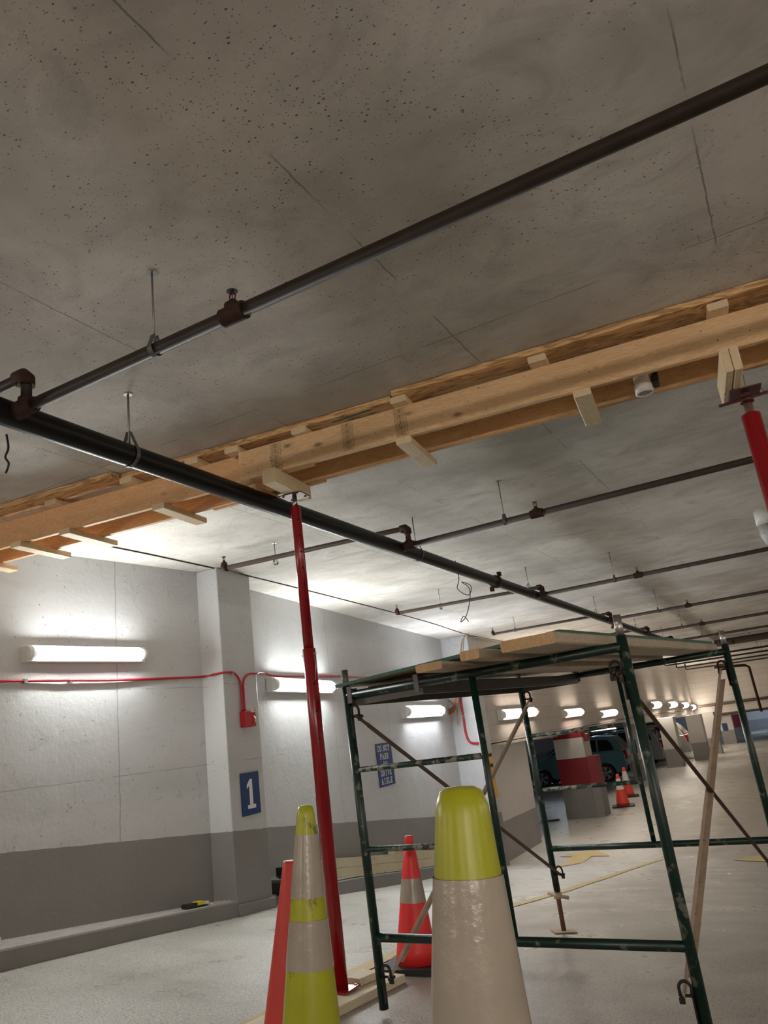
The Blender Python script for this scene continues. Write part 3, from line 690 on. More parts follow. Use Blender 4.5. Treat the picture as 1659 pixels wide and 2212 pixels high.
def plain_pipe(label, pts, r, mat, hangers=(), name='pipe'):
    t = thing(name+'_run' if name == 'pipe' else name, label, 'pipe', pts[0]); b = MB(); b.tube(pts, r, 16); b.build('pipe', M[mat], t)
    for p in hangers: b = MB(); b.tube([p, (p[0], p[1], H)], .008, 6); b.build('hanger_rod', M['rod'], t)
    return t
plain_pipe('heavy brown pipe crossing the far ceiling at the right', [(-2.3, 27.5, 1.66), (5, 27.5, 1.66)], .11, 'brown', [(-1.2, 27.5, 1.7), (0, 27.5, 1.7)])
for k, (y, lb) in enumerate(((31, 'nearest'), (34.5, 'second'), (38.5, 'third'), (42.5, 'farthest'))):
    plain_pipe('%s of four far pipes with a dropped end under the ceiling' % lb, [(-4.9-.1*k, y, 1.80), (-4.9-.1*k, y, 1.52), (-4.85-.1*k, y, 1.5), (5, y, 1.5)], .035, 'brown', [(x, y, 1.5) for x in (-3.6, -1.2, .5)])
plain_pipe('red-brown riser pipe going down the end wall', [(-3.9, 43.5, 1.45), (-2.6, 45.5, 1.4), (-2.45, 46, 1.3), (-2.4, 46, -1.05)], .07, 'fitting')
plain_pipe('long pipe along the end wall above the low opening', [(-5.6, 47.6, -.42), (6, 47.6, -.36)], .075, 'brown')
plain_pipe('thinner pipe along the lower edge of the end wall', [(-5.3, 47.9, -.98), (6, 47.9, -.96)], .06, 'fitting')
conduit('thin wire loop hanging from the main pipe beyond the second branch', smooth([(-2.70, 6.8, 1.58), (-2.69, 6.8, 1.40), (-2.72, 6.8, 1.30), (-2.62, 6.8, 1.22), (-2.58, 6.8, 1.30), (-2.67, 6.8, 1.36), (-2.60, 6.8, 1.28), (-2.62, 6.8, 1.15), (-2.68, 6.8, 1.02), (-2.74, 6.8, .98), (-2.70, 6.8, 1.03), (-2.66, 6.8, .97)], 5), r=.004, mat='black', cat='wire', name='hanging_wire')
conduit('ragged dark wire hanging at the left frame edge below the main pipe', smooth([(-2.93, 2.1, 1.55), (-2.915, 2.1, 1.48), (-2.935, 2.1, 1.44), (-2.91, 2.1, 1.40), (-2.93, 2.1, 1.36)], 5), r=.005, mat='black', cat='wire', name='hanging_wire')
# pvc stubs
t = thing('pvc_drain_stub', 'white plastic drain stub with a black strap between the beams', 'drain pipe', (-.365, 3.93, 1.55))
x, y = -.365, 3.925
b = MB(); b.lathe((x, y, 0), [(.040, 1.59), (.040, H)], 24); b.build('pipe', M['pvc'], t)
b = MB(); b.lathe((x, y, 0), [(.038, 1.548), (.047, 1.55), (.047, 1.585), (.043, 1.60), (.043, 1.66)], 24, caps=False); b.lathe((x, y, 0), [(.036, 1.60), (.038, 1.548)], 24, caps=False); b.build('coupling', M['pvc'], t)
b = MB(); b.box((x+.068, y, 1.64), (.03, .035, .07)); b.box((x+.062, y, 1.60), (.035, .03, .07)); bevel(b.build('strap', M['black'], t), .008)
t = thing('pvc_drain_elbow', 'white and grey plastic drain elbow hanging from the ceiling at the right edge', 'drain pipe', (.05, 9.0, 1.5))
b = MB(); b.lathe((.05, 9.0, 0), [(.105, 1.69), (.105, H)], 28); b.build('coupling', M['pvc'], t)
b = MB(); b.tube([(.05, 9, 1.70), (.05, 9, 1.60), (.07, 9, 1.545), (.12, 9, 1.51), (.2, 9, 1.50), (.8, 9, 1.50)], .098, 24); b.build('elbow', M['pvcgrey'], t)

# ------------------------------------------------------------------ conduits, cables, bell, signs on the left
conduit('red conduit running along the left wall to the fire bell', smooth([(-5.745, -3, .62), (-5.455, 1.5, .72), (-5.312, 3.83, .778), (-5.21, 4.85, .778), (-5.10, 5.75, .797), (-4.94, 5.80, .80), (-4.85, 5.86, .805), (-4.852, 5.98, .80), (-4.868, 6.08, .73), (-4.872, 6.10, .62), (-4.872, 6.10, .43)]), straps=[(-5.30, 4.0, .778), (-5.27, 4.4, .778), (-4.855, 5.95, .80)])
conduit('red conduit running from the fire bell over the second lit lamp', smooth([(-4.876, 6.14, .43), (-4.876, 6.14, .60), (-4.878, 6.155, .73), (-4.89, 6.26, .80), (-4.905, 6.42, .81), (-5.05, 6.6, .84), (-5.36, 7.15, .895), (-5.40, 7.5, .865), (-5.70, 9.43, .925), (-6.1, 12.4, .95), (-6.33, 13.9, .97)]), straps=[(-5.37, 7.1, .897), (-5.68, 9.3, .925)])
conduit('red conduit dropping down the second pier below the coiled cable', smooth([(-6.20, 14.74, .66), (-6.20, 14.74, .2), (-6.19, 14.74, -.12), (-6.12, 14.74, -.27), (-5.9, 14.72, -.30), (-5.84, 14.85, -.29)]), r=.022, straps=[(-6.2, 14.73, .25)])
conduit('thin red conduit along the lower edge of the far panel wall', [(-5.95, 15.4, -.36), (-5.95, 21.6, -.36), (-5.95, 21.65, -.44), (-5.95, 21.7, -.36), (-5.95, 33, -.36), (-5.95, 44, -.5)], r=.011, mat='fitting')
conduit('thin cable clipped along the ceiling near the left wall', smooth([(-4.86, 4.4, 1.843), (-4.87, 5.2, 1.843), (-4.95, 6.8, 1.843), (-5.2, 9.6, 1.843), (-5.45, 12, 1.843), (-5.9, 15.6, 1.843), (-5.85, 20, 1.84)]), r=.006, mat='brown', cat='cable', name='ceiling_cable')
conduit('pinkish cable hanging down the corner beside the second pier', smooth([(-5.75, 14.6, 1.84), (-5.95, 14.65, 1.7), (-6.05, 14.68, 1.2), (-6.1, 14.7, .8)]), r=.010, mat='hose', cat='cable', name='hanging_cable')
t = thing('fire_bell', 'small red fire alarm horn box on the near pier', 'alarm', (-4.88, 6.2, .36))
d2 = Vector((-.06, .6, 0)).normalized(); n2 = Vector((d2.y, -d2.x, 0)); RS = Matrix((d2, n2*-1, Vector((0, 0, 1)))).transposed()
pc = lambda y, z, o: Vector((-4.865-.1*(y-5.83), y, z))+n2*o
b = MB(); b.box(pc(6.12, .355, .035), (.10, .07, .15), RS); bevel(b.build('back_box', M['redmatte'], t), .006)
b = MB(); b.box(pc(6.22, .36, .022), (.13, .045, .15), RS); b.lathe(pc(6.235, .345, .045), [(.045, 0), (.045, .006), (.02, .010)], 20, n2); hb = b.build('horn', M['redmatte'], t); 
b = MB(); b.box(pc(6.235, .437, .03), (.115, .06, .035), RS); lb = b.build('label_plate', M['signwhite'], t)

GL = {'D': [((0, 0), (0, 1)), ((0, 1), (.5, 1)), ((.5, 1), (.75, .8)), ((.75, .8), (.75, .2)), ((.75, .2), (.5, 0)), ((.5, 0), (0, 0))], 'O': [((.2, 0), (.55, 0)), ((.55, 0), (.75, .25)), ((.75, .25), (.75, .75)), ((.75, .75), (.55, 1)), ((.55, 1), (.2, 1)), ((.2, 1), (0, .75)), ((0, .75), (0, .25)), ((0, .25), (.2, 0))],
      'N': [((.05, 0), (.05, 1)), ((.05, 1), (.7, 0)), ((.7, 0), (.7, 1)), ((-.08, 0), (.18, 0)), ((.57, 1), (.83, 1))], 'T': [((.375, 0), (.375, 1)), ((0, 1), (.75, 1)), ((.2, 0), (.55, 0)), ((0, 1), (0, .8)), ((.75, 1), (.75, .8))],
      'P': [((.08, 0), (.08, 1)), ((.08, 1), (.65, 1)), ((.65, 1), (.75, .85)), ((.75, .85), (.75, .65)), ((.75, .65), (.65, .5)), ((.65, .5), (.08, .5)), ((-.05, 0), (.25, 0))],
      'A': [((0, 0), (.35, 1)), ((.35, 1), (.72, 0)), ((.13, .35), (.6, .35)), ((-.1, 0), (.14, 0)), ((.58, 0), (.84, 0))], 'R': [((.08, 0), (.08, 1)), ((.08, 1), (.6, 1)), ((.6, 1), (.72, .85)), ((.72, .85), (.72, .65)), ((.72, .65), (.6, .5)), ((.6, .5), (.08, .5)), ((.4, .5), (.75, 0)), ((-.05, 0), (.22, 0))],
      'K': [((.08, 0), (.08, 1)), ((.7, 1), (.08, .42)), ((.3, .6), (.72, 0)), ((-.05, 0), (.22, 0)), ((-.05, 1), (.22, 1))], 'I': [((.375, 0), (.375, 1)), ((.2, 0), (.55, 0)), ((.2, 1), (.55, 1))],
      'V': [((0, 1), (.36, 0)), ((.36, 0), (.73, 1)), ((-.1, 1), (.15, 1)), ((.6, 1), (.84, 1))], 'E': [((.08, 0), (.08, 1)), ((.08, 0), (.7, 0)), ((.08, 1), (.7, 1)), ((.08, .5), (.5, .5)), ((.7, 0), (.7, .2)), ((.7, 1), (.7, .8))],
      'F': [((.08, 0), (.08, 1)), ((.08, 1), (.7, 1)), ((.08, .5), (.5, .5)), ((-.05, 0), (.22, 0))],
      'S': [((0, .15), (.15, 0)), ((.15, 0), (.6, 0)), ((.6, 0), (.74, .2)), ((.74, .2), (.6, .5)), ((.6, .5), (.15, .5)), ((.15, .5), (.02, .75)), ((.02, .75), (.15, 1)), ((.15, 1), (.6, 1)), ((.6, 1), (.72, .88))],
      'L': [((.08, 1), (.08, 0)), ((.08, 0), (.7, 0)), ((.7, 0), (.7, .22)), ((-.05, 1), (.22, 1))], 'B': [((0, 0), (0, 1)), ((0, 1), (.6, .95)), ((.6, .95), (.6, .55)), ((.6, .55), (0, .5)), ((.6, .5), (.7, .1)), ((.7, .1), (0, 0))]}
def word(b, txt, o, dx, up, nrm, h, w, lw, pitch):
    # o = centre of the word
    tot = sum((pitch if ch != ' ' else pitch*.55) for ch in txt)*w; u = -tot/2
    for ch in txt:
        if ch == ' ': u += pitch*.55*w; continue
        for (x0, y0), (x1, y1) in GL[ch]:
            a = o+dx*(u+x0*w)+up*((y0-.5)*h); c = o+dx*(u+x1*w)+up*((y1-.5)*h)
            t_ = (c-a); L = t_.length; t_.normalize(); s = nrm.cross(t_)*lw*.5
            a2 = a-t_*lw*.4; c2 = c+t_*lw*.4; b.quad(a2-s, c2-s, c2+s, a2+s)
        u += pitch*w
UP = Vector((0, 0, 1))
b = MB(); word(b, 'FIRE', pc(6.235, .437, .0612), d2, UP, n2, .022, .022, .004, 1.15); b.build('lettering', M['tail'], lb)
# "1" sign
t = thing('level_sign', 'blue sign with a white number 1 on the near pier', 'sign', pc(6.155, -.52, 0))
b = MB(); b.box(pc(6.155, -.333, .008), (.315, .008, .385), RS); b.build('panel', M['signblue'], t)
b = MB(); o = pc(6.155, -.335, .0135)
one = [(-.075, -.14), (.085, -.14), (.085, -.105), (.035, -.105), (.035, .14), (-.01, .14), (-.075, .085), (-.075, .05), (-.03, .075), (-.03, -.105), (-.075, -.105)]
b.v += [o+d2*p[0]*.88+UP*p[1]*.95 for p in one]; b.face(list(range(len(one)))); b.build('numeral', M['signwhite'], t)
# DO NOT PARK IN DRIVE AISLE sign on the recessed wall
wa, wb = Vector((-5.37, 7.0, 0)), Vector((-6.45, 14.72, 0)); d3 = (wb-wa).normalized(); n3 = Vector((d3.y, -d3.x, 0)); R3 = Matrix((d3, n3*-1, UP)).transposed()
pw = lambda y, z, o: wa+d3*((y-7.0)/d3.y)+UP*z+n3*o
t = thing('parking_sign', 'blue sign reading DO NOT PARK IN DRIVE AISLE on the recessed wall', 'sign', pw(10.65, -.65, 0))
b = MB(); b.box(pw(10.68, -.36, .008), (.66, .008, .62), R3); b.build('panel', M['signblue'], t)
b = MB()
for k, w_ in enumerate(('DO NOT', 'PARK', 'IN', 'DRIVE', 'AISLE')): word(b, w_, pw(10.68, -.125-k*.118, .0135), d3, UP, n3, .072, .078, .017, 1.22)
b.build('lettering', M['signwhite'], t)
# coiled cable
t = thing('coiled_cable', 'coil of copper coloured cable hanging by the second pier above the red conduit', 'cable coil', (-6.2, 14.7, .45))
b = MB()
for k in range(5):
    r = .22+.018*k; b.tube([(-6.42+math.cos(a)*r*.9, 14.60-.012*k+.01*math.sin(3*a), .72+math.sin(a)*r*1.35) for a in [2*math.pi*i/36 for i in range(36)]], .014, 8, closed=True)
b.build('coil', M['hose'], t)
b = MB(); b.tube(smooth([(-6.42, 14.62, .6), (-6.3, 14.6, .5), (-6.25, 14.6, .42), (-6.28, 14.6, .1)]), .012, 8); b.build('loose_end', M['hose'], t)
# amber clearance sign on the pier's aisle face
t = thing('clearance_sign', 'narrow amber and black sign on the aisle side of the second pier', 'sign', (-5.93, 15.6, -1.4))
b = MB(); b.box((-5.905, 15.1, -.95), (.012, .22, .85)); b.build('panel', M['signamber'], t)
b = MB(); b.box((-5.898, 15.1, -.56), (.006, .20, .06)); b.box((-5.898, 15.1, -.76), (.006, .20, .06)); b.build('black_bar', M['black'], t)
for lb, x0, x1, y, z0, z1 in (('dark blue sign on the slim pillar, partly behind the scaffold upright', -6.36, -6.12, 30.79, -1.65, -1.17), ('small blue sign on the far white pillar', -4.73, -4.47, 48.58, -1.9, -1.5)):
    t = thing('blue_sign', lb, 'sign', ((x0+x1)/2, y, z0)); b = MB(); b.box(((x0+x1)/2, y-.01, (z0+z1)/2), (x1-x0, .01, z1-z0)); b.build('panel', M['signblue'], t)
# things on the curb
b = MB(); b.box((-5.15, 3.55, zt1(3.55)+.022), (.09, .3, .038), Matrix.Rotation(.1, 3, 'Z') @ Matrix.Rotation(-.1, 3, 'X')); tag(b.build('wood_offcut', M['board']), 'short pale offcut on the curb at the left frame edge', 'offcut')
t = thing('tool_packet', 'black packet with a yellow label lying on the curb before the pier', 'packet', (-4.98, 5.42, zt1(5.4)))
b = MB(); b.box((-4.98, 5.42, zt1(5.42)+.022), (.07, .26, .035), Matrix.Rotation(-.1, 3, 'X')); bevel(b.build('body', M['black'], t), .008)
b = MB(); b.box((-4.943, 5.46, zt1(5.46)+.030), (.006, .085, .026), Matrix.Rotation(-.1, 3, 'X')); b.box((-4.98, 5.46, zt1(5.46)+.042), (.06, .085, .004), Matrix.Rotation(-.1, 3, 'X')); b.build('yellow_label', M['yellowlabel'], t)
b = MB(); b.box((-4.943, 5.53, zt1(5.53)+.028), (.006, .045, .024), Matrix.Rotation(-.1, 3, 'X')); b.build('white_label', M['signwhite'], t)
b = MB()
for k in range(110): yk = random.uniform(5.55, 5.82); b.rock((random.uniform(-5.08, -4.9), yk, zt1(yk)+.004), random.uniform(.003, .010))
tag(b.build('rubble', M['debris']), 'dusty rubble crumbs on the curb at the foot of the near pier', 'rubble', kind='stuff')
# timbers and pipes stored on the curb along the recessed wall
def along(b, y0, y1, off, z, w, h):
    z3 = lambda y: interp(y, [6.45, 8.25, 11.0, 12.5, 14.7], [-1.30, -1.50, -1.90, -2.10, -2.45])
    ptsy = [y0]+[v for v in (8.25, 9.6, 11.0) if y0 < v < y1]+[y1]
    n = len(b.v)
    for y in ptsy:
        c = pw(y, z3(y)+z, off)
        for du, dz in ((-w/2, 0), (w/2, 0), (w/2, h), (-w/2, h)): b.v.append(c+n3*du+UP*dz)
    m_ = len(ptsy)-1
    for i in range(m_):
        for k in range(4): b.face([n+i*4+k, n+i*4+(k+1) % 4, n+(i+1)*4+(k+1) % 4, n+(i+1)*4+k])
    b.face([n, n+1, n+2, n+3]); b.face([n+m_*4+k for k in range(4)]); return b
tag(along(MB(), 7.55, 12.2, .18, .003, .09, .115).build('stored_timber', M['timber']), 'lower of two long timbers lying on the curb by the recessed wall', 'timber')
tag(along(MB(), 7.5, 12.0, .17, .121, .09, .105).build('stored_timber', M['timber']), 'upper of two long timbers lying on the curb by the recessed wall', 'timber')
tag(along(MB(), 10.2, 12.1, .12, .229, .09, .06).build('stored_timber', M['timber']), 'short timber lying on top of the two long ones', 'timber')
for k, (lb, o, zz) in enumerate((('upper', .2, .20), ('lower', .24, .05))):
    b = MB(); z3 = lambda y: interp(y, [6.45, 8.25, 11.0, 12.5, 14.7], [-1.30, -1.50, -1.90, -2.10, -2.45]); b.tube([pw(y, z3(y)+zz, o) for y in (12.25, 13.5, 14.6)], .035, 12)
    tag(b.build('stored_pipe', M['alu']), '%s grey pipe lying on the curb beyond the stored timbers' % lb, 'pipe')
t = thing('tool_crate', 'dark crate of odds and ends half hidden behind the dull red cone', 'crate', (-5.05, 6.85, -1.33))
b = MB(); b.box((-5.12, 6.85, -1.28), (.26, .36, .12), Matrix.Rotation(.14, 3, 'Z')); b.build('box', M['black'], t)
b = MB(); b.box((-5.1, 6.85, -1.21), (.28, .38, .03), Matrix.Rotation(.14, 3, 'Z')); b.build('rim', M['alu'], t)
b = MB(); b.tube([(-5.05, 6.72, -1.19), (-5.02, 6.95, -1.15)], .014, 8); b.box((-5.12, 6.9, -1.15), (.1, .14, .08)); b.build('tool', M['rubber'], t)

# ------------------------------------------------------------------ scaffold
P0 = Vector((-2.135, 3.549, .379)); RSf = Matrix(((.994, .110, -.007), (-.110, .994, -.009), (.006, .010, 1.0)))
SL = lambda x, y, z: P0+RSf @ Vector((x, y, z))      # local: x across, y along, z down is negative from the pin tops
W_, L_ = 1.5, 2.16
sc = thing('scaffold_frame_tower', 'green steel scaffold bay with cross braces standing on the ramp', 'scaffold', SL(.75, 1.08, -1.62))
def tub(pts, r, name, mat, par, seg=16): b = MB(); b.tube(pts, r, seg); return b.build(name, mat, par)
for yi, yl in enumerate((0, L_)):
    fr = MB(); legs = {}
    for xi, xl in enumerate((0, W_)):
        zend = -1.60 if (yi == 0 and xi == 0) else -1.57
        b = MB(); b.tube([SL(xl, yl, -.09), SL(xl, yl, zend)], .0225, 20); 
        b.cur = 0
        lg = b.build('leg', M['green'], sc)
        b = MB(); b.tube([SL(xl, yl, -.10), SL(xl, yl, 0)], .0175, 16); b.lathe(SL(xl, yl, -.035)+RSf @ Vector((.0, -.0172, 0)), [(.006, 0), (.006, .0015)], 10, (RSf @ Vector((0, -1, 0)))); b.build('coupling_pin', M['alu'] if (xi == 0 and yi == 0) else M['steel'], lg)
        legs[xi] = lg
        s = 1 if xi == 0 else -1                       # locks on the inner side of each upright
        for zl in (-.245, -1.462):
            b = MB(); o = .022*s
            b.tube([SL(xl+o, yl, zl), SL(xl+o+.055*s, yl, zl)], .006, 8)
            arc = [(xl+o+.006*s, zl-.0)]+[(xl+o+(.026-.024*math.cos(a))*s, zl+.028+.026*math.sin(a)) for a in [math.pi*k/8 for k in range(9)]]+[(xl+o+.05*s, zl+.002)]
            b.tube([SL(u, yl-.012, v) for u, v in arc], .0065, 8)
            b.tube([SL(xl+o+.046*s, yl-.024, zl-.004), SL(xl+o+.046*s, yl+.02, zl-.004)], .008, 8); b.box(SL(xl+o+.048*s, yl-.008, zl-.016), (.02, .012, .02), RSf)
            b.box(SL(xl+o*1.12, yl-.012, zl-.055), (.006, .018, .11), RSf)
            b.build('brace_lock', M['rubber'] if yi == 0 else M['fitting'], lg)
        if not (xi == 0 and yi == 0):
            top = SL(xl, yl, -1.57); gx, gy = top.x, top.y; g = fl(gx, gy)
            b = MB(); b.tube([top+Vector((0, 0, .05)), (gx, gy, g+.006)], .0165, 14); jk = b.build('screw_jack', M['rustjack'], sc)
            b = MB(); c = SL(xl, yl, -1.60); b.lathe(c, [(.030, -.018), (.030, .02)], 14)
            b.tube([c+Vector((-.075, .03, .012)), c+Vector((0, 0, 0)), c+Vector((.08, -.02, -.012))], .013, 8); b.build('wing_nut', M['jackplate'], jk)
            b = MB(); rt = Matrix.Rotation(.5, 3, 'Z'); slab(b, [(gx+(rt @ Vector((u*.078, v*.078, 0))).x, gy+(rt @ Vector((u*.078, v*.078, 0))).y) for u, v in ((-1, -1), (1, -1), (1, 1), (-1, 1))], .007); b.build('base_plate', M['jackplate'], jk)
    u = .756
    tub([SL(.0, yl, -.135), SL(W_, yl, -.135)], .0215, 'top_bar', M['green'], sc, 18)
    tub([SL(.0, yl, -1.292), SL(W_, yl, -1.292)], .0205, 'bottom_bar', M['green'], sc, 18)
    tub([SL(u, yl, -.135), SL(u, yl, -1.292)], .0165, 'inner_upright', M['green'], sc, 16)
    for z in (-.512, -.893): tub([SL(.0, yl, z), SL(u, yl, z)], .0145, 'rung', M['greensplat'], sc, 14)
def brace(x, ya, za, yb, zb, mat, dx, w=.032):
    a = SL(x, ya, za); c = SL(x, yb, zb); d = (c-a).normalized(); side = RSf @ Vector((1, 0, 0)); nn = d.cross(side).normalized()
    a = a+side*dx; c = c+side*dx; b = MB(); i0 = a+d*.10; i1 = c-d*.10
    b.bar(a, i0+d*.01, w*.7, .006, side); b.bar(i1-d*.01, c, w*.7, .006, side)
    b.bar(i0, i1, w, .003, side)                    # flange parallel to the frame side
    m = (i0+i1)/2+nn*(w/2); R = Matrix((side, d, nn)).transposed()
    b.box(m+side*w*.4, (w*.8, (i1-i0).length, .003), R)
    b.tube([a-side*.006, a+side*.006], .010, 8); b.tube([c-side*.006, c+side*.006], .010, 8)
    b.build('cross_brace', mat, sc)
brace(.045, 0, -.245, L_, -1.462, M['rustbrace'], 0, .024); brace(.060, 0, -1.462, L_, -.245, M['palebrace'], 0, .022)
brace(W_-.045, 0, -.245, L_, -1.462, M['rustbrace'], -.004, .026); brace(W_-.062, 0, -1.462, L_, -.245, M['palebrace'], 0, .036)
# deck and planks
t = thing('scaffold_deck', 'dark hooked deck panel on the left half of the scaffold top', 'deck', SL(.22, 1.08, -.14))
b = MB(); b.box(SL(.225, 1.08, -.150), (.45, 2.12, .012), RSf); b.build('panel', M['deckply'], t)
for xx in (.012, .455): b = MB(); b.box(SL(xx, 1.08, -.16), (.022, 2.14, .06), RSf); b.build('side_rail', M['alu'], t)
for yy_ in (.03, L_-.03): b = MB(); b.box(SL(.235, yy_, -.162), (.45, .02, .055), RSf); b.build('end_rail', M['alu'], t)
for xx in (.035, .455):
    for yy_, s in ((0, 1), (L_, -1)): b = MB(); b.box(SL(xx, yy_-.026*s, -.135), (.028, .006, .085), RSf); b.box(SL(xx, yy_, -.108), (.028, .055, .008), RSf); b.build('hook', M['hang'], t)
def plank(label, x0, x1, y0, y1, z, th, skew=0, endmat=True):
    b = MB(); R = RSf @ Matrix.Rotation(skew, 3, 'Z'); b.cbox(SL((x0+x1)/2, (y0+y1)/2, z+th/2), (x1-x0, y1-y0, th), R, .006)
    me = b.build('scaffold_plank', [M['plank'], M['plankend']]); 
    for p in me.data.polygons:
        if len(p.vertices) == 8: p.material_index = 1
    return tag(me, label, 'plank')
plank('broad scaffold plank with open end grain, rightmost on the tower', 1.17, 1.405, -.50, 2.40, -.112, .045)
plank('narrow scaffold plank, middle one of the three plank ends', .965, 1.055, -.47, 2.3, -.112, .04)
plank('darker scaffold plank, leftmost of the three plank ends', .635, .775, -.30, 2.3, -.112, .036)
plank('scaffold plank lying at the right of the deck panel', .50, .63, .25, 2.3, -.112, .033)
# plywood sheet on the planks
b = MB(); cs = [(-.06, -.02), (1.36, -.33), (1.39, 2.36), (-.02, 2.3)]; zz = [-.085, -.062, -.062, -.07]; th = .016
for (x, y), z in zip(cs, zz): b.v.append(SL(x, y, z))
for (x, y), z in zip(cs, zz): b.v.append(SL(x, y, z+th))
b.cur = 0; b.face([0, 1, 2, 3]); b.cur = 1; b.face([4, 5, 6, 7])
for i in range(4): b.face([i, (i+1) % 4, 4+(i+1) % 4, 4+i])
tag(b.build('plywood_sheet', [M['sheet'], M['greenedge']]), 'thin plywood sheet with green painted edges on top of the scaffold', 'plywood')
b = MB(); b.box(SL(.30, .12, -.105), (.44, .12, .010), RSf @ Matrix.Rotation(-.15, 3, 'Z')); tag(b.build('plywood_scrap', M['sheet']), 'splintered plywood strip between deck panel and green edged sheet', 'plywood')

# ------------------------------------------------------------------ cones
def cone_body(b, c, h, r0, r1, a, z, seg=40):
    pass
def settle(t, x, y):
    n = Vector((.04, .055, 1)).normalized() if y < 12 else Vector((0, 0, 1))
    t.rotation_mode = 'QUATERNION'; t.rotation_quaternion = Vector((0, 0, 1)).rotation_difference(n)
def tall_cone(label, x, y, h=1.03, tilt=0.0, tdir=0.0, scale=1.0):
    z = fl(x, y); t = thing('traffic_cone', label, 'traffic cone', (x, y, z), None)
    rt, rb = .0265, .124; z0 = z+.035
    R = lambda d: rt+(rb-rt)*(d/(h-.035))           # radius at depth d below the top
    top = z+h
    segs = [('cap', 0, .088, 'lime', 0), ('white_band', .088, .27, 'bandwhite', .0016), ('lime_collar', .27, .332, 'lime', 0), ('white_band', .332, .465, 'bandwhite', .0016), ('body', .465, h-.035, 'lime', 0)]
    for nm, a, c, mt, off in segs:
        b = MB(); prof = []
        if a == 0: prof += [(.001, top), (.015, top-.001), (.0225, top-.005), (.0262, top-.014)]; a_ = .02
        else: a_ = a-.0
        k = 6
        prof += [(R(a_+(c-a_)*i/k)+off, top-(a_+(c-a_)*i/k)) for i in range(k+1)]
        b.lathe((x, y, 0), prof, 48, caps=False); b.build(nm, M[mt], t)
    b = MB(); s = .2; b.box((x, y, z+.018), (.40, .40, .034), Matrix.Rotation(.4, 3, 'Z')); bevel(b.build('base', M['rubber'], t), .012)
    settle(t, x, y)
    return t
tall_cone('big lime and white channeliser cone closest to the camera, its white band filling the view', -.393, .743, 1.03)
tall_cone('lime channeliser cone with two white bands left of the red post', -1.56, 2.135, 1.018)
def std_cone(name, label, x, y, h, rt, rb, mat, bands, bw=.36, base='rubber', neck=False, group=None, rz=.2):
    z = fl(x, y); t = thing(name, label, 'traffic cone', (x, y, z), group); top = z+h; hb = h-.035
    R = lambda d: rt+(rb-rt)*(d/hb)
    b = MB(); prof = [(rt*.9, top), (rt*1.05, top-.008)]
    if neck: prof += [(rt*1.05, top-.04), (rt*.9, top-.055)]
    b.lathe((x, y, 0), prof+[(R(hb*i/10), top-hb*i/10) for i in range(1 if neck else 0, 11) if top-hb*i/10 < prof[-1][1]], 36); b.build('body', M[mat], t)
    for a, c in bands:
        b = MB(); b.lathe((x, y, 0), [(R(a+(c-a)*i/3)+.0018, top-(a+(c-a)*i/3)) for i in range(4)], 36, caps=False); b.build('white_band', M['bandwhite' if y < 12 else 'pvc'], t)
    b = MB(); Rz = Matrix.Rotation(rz, 3, 'Z'); b.prism([((x+(Rz @ Vector((u, v, 0))).x*bw/2), (y+(Rz @ Vector((u, v, 0))).y*bw/2)) for u, v in ((-1, -.8), (-.8, -1), (.8, -1), (1, -.8), (1, .8), (.8, 1), (-.8, 1), (-1, .8))], z+.001, z+.034); b.build('base', M[base], t); settle(t, x, y)
    return t
std_cone('traffic_cone', 'bright red cone with one white collar behind the scaffold rungs', -2.38, 4.42, .72, .024, .125, 'conered', [(.255-.02, .395-.03)], .36, neck=True)
std_cone('traffic_cone', 'plain dull red cone hidden behind the lime cone', -1.91, 2.53, .80, .026, .14, 'conedull', [], .38)
std_cone('traffic_cone', 'small orange and white cone, nearer of the distant pair', -5.36, 23.4, .88, .04, .19, 'coneorange', [(.12, .42)], .62, group=None)
std_cone('traffic_cone', 'small orange and white cone, farther of the distant pair', -5.68, 25.8, .88, .04, .19, 'coneorange', [(.12, .42)], .62, group=None)

# ------------------------------------------------------------------ floor markings
def strip(label, pts, w, name='painted_line', cat='floor marking'):
    b = MB(); P = [Vector((*p, 0)) for p in pts]; Q = []
    for a, c in zip(P[:-1], P[1:]):
        n = max(1, int((c-a).length/.12)); Q += [a+(c-a)*k/n for k in range(n)]
    Q.append(P[-1])
    for i, p in enumerate(Q):
        d = (Q[min(i+1, len(Q)-1)]-Q[max(i-1, 0)]).normalized(); s = Vector((d.y, -d.x, 0))*w/2
        for e in (-1, 0, 1): q = p+s*e; b.v.append(Vector((q.x, q.y, fl(q.x, q.y)+.005)))
    for i in range(len(Q)-1):
        for k in (0, 1): b.face([i*3+k, i*3+k+1, (i+1)*3+k+1, (i+1)*3+k])
    return tag(b.build(name, M['yellowpaint']), label, cat)
strip('scuffed yellow lane line running down the ramp under the scaffold', [(-2.62, 2.6), (-2.66, 3.4), (-2.74, 6.0), (-2.80, 7.6), (-2.92, 10), (-3.0, 15.5)], .11)
def arrow(label, polys):
    b = MB()
    for pl in polys:
        n = len(b.v); b.v += [Vector((x, y, fl(x, y)+.008)) for x, y in pl]; b.face(list(range(n, n+len(pl))))
    return tag(b.build('painted_arrow', M['yellowpaint']), label, 'floor marking')
arrow('yellow painted arrow on the floor left of the scaffold jack', [[(-4.74, 13.85), (-4.42, 13.85), (-4.42, 15.2), (-4.80, 15.2)], [(-4.80, 15.2), (-4.42, 15.2), (-4.42, 15.83), (-4.82, 15.87)], [(-5.10, 15.95), (-4.82, 15.87), (-4.42, 15.83), (-4.05, 15.75), (-4.49, 16.5)]])
arrow('tip of a yellow painted arrow at the right frame edge', [[(-1.66, 13.95), (-1.13, 13.3), (-1.0, 13.8), (-1.18, 14.2), (-1.38, 15.0)]])
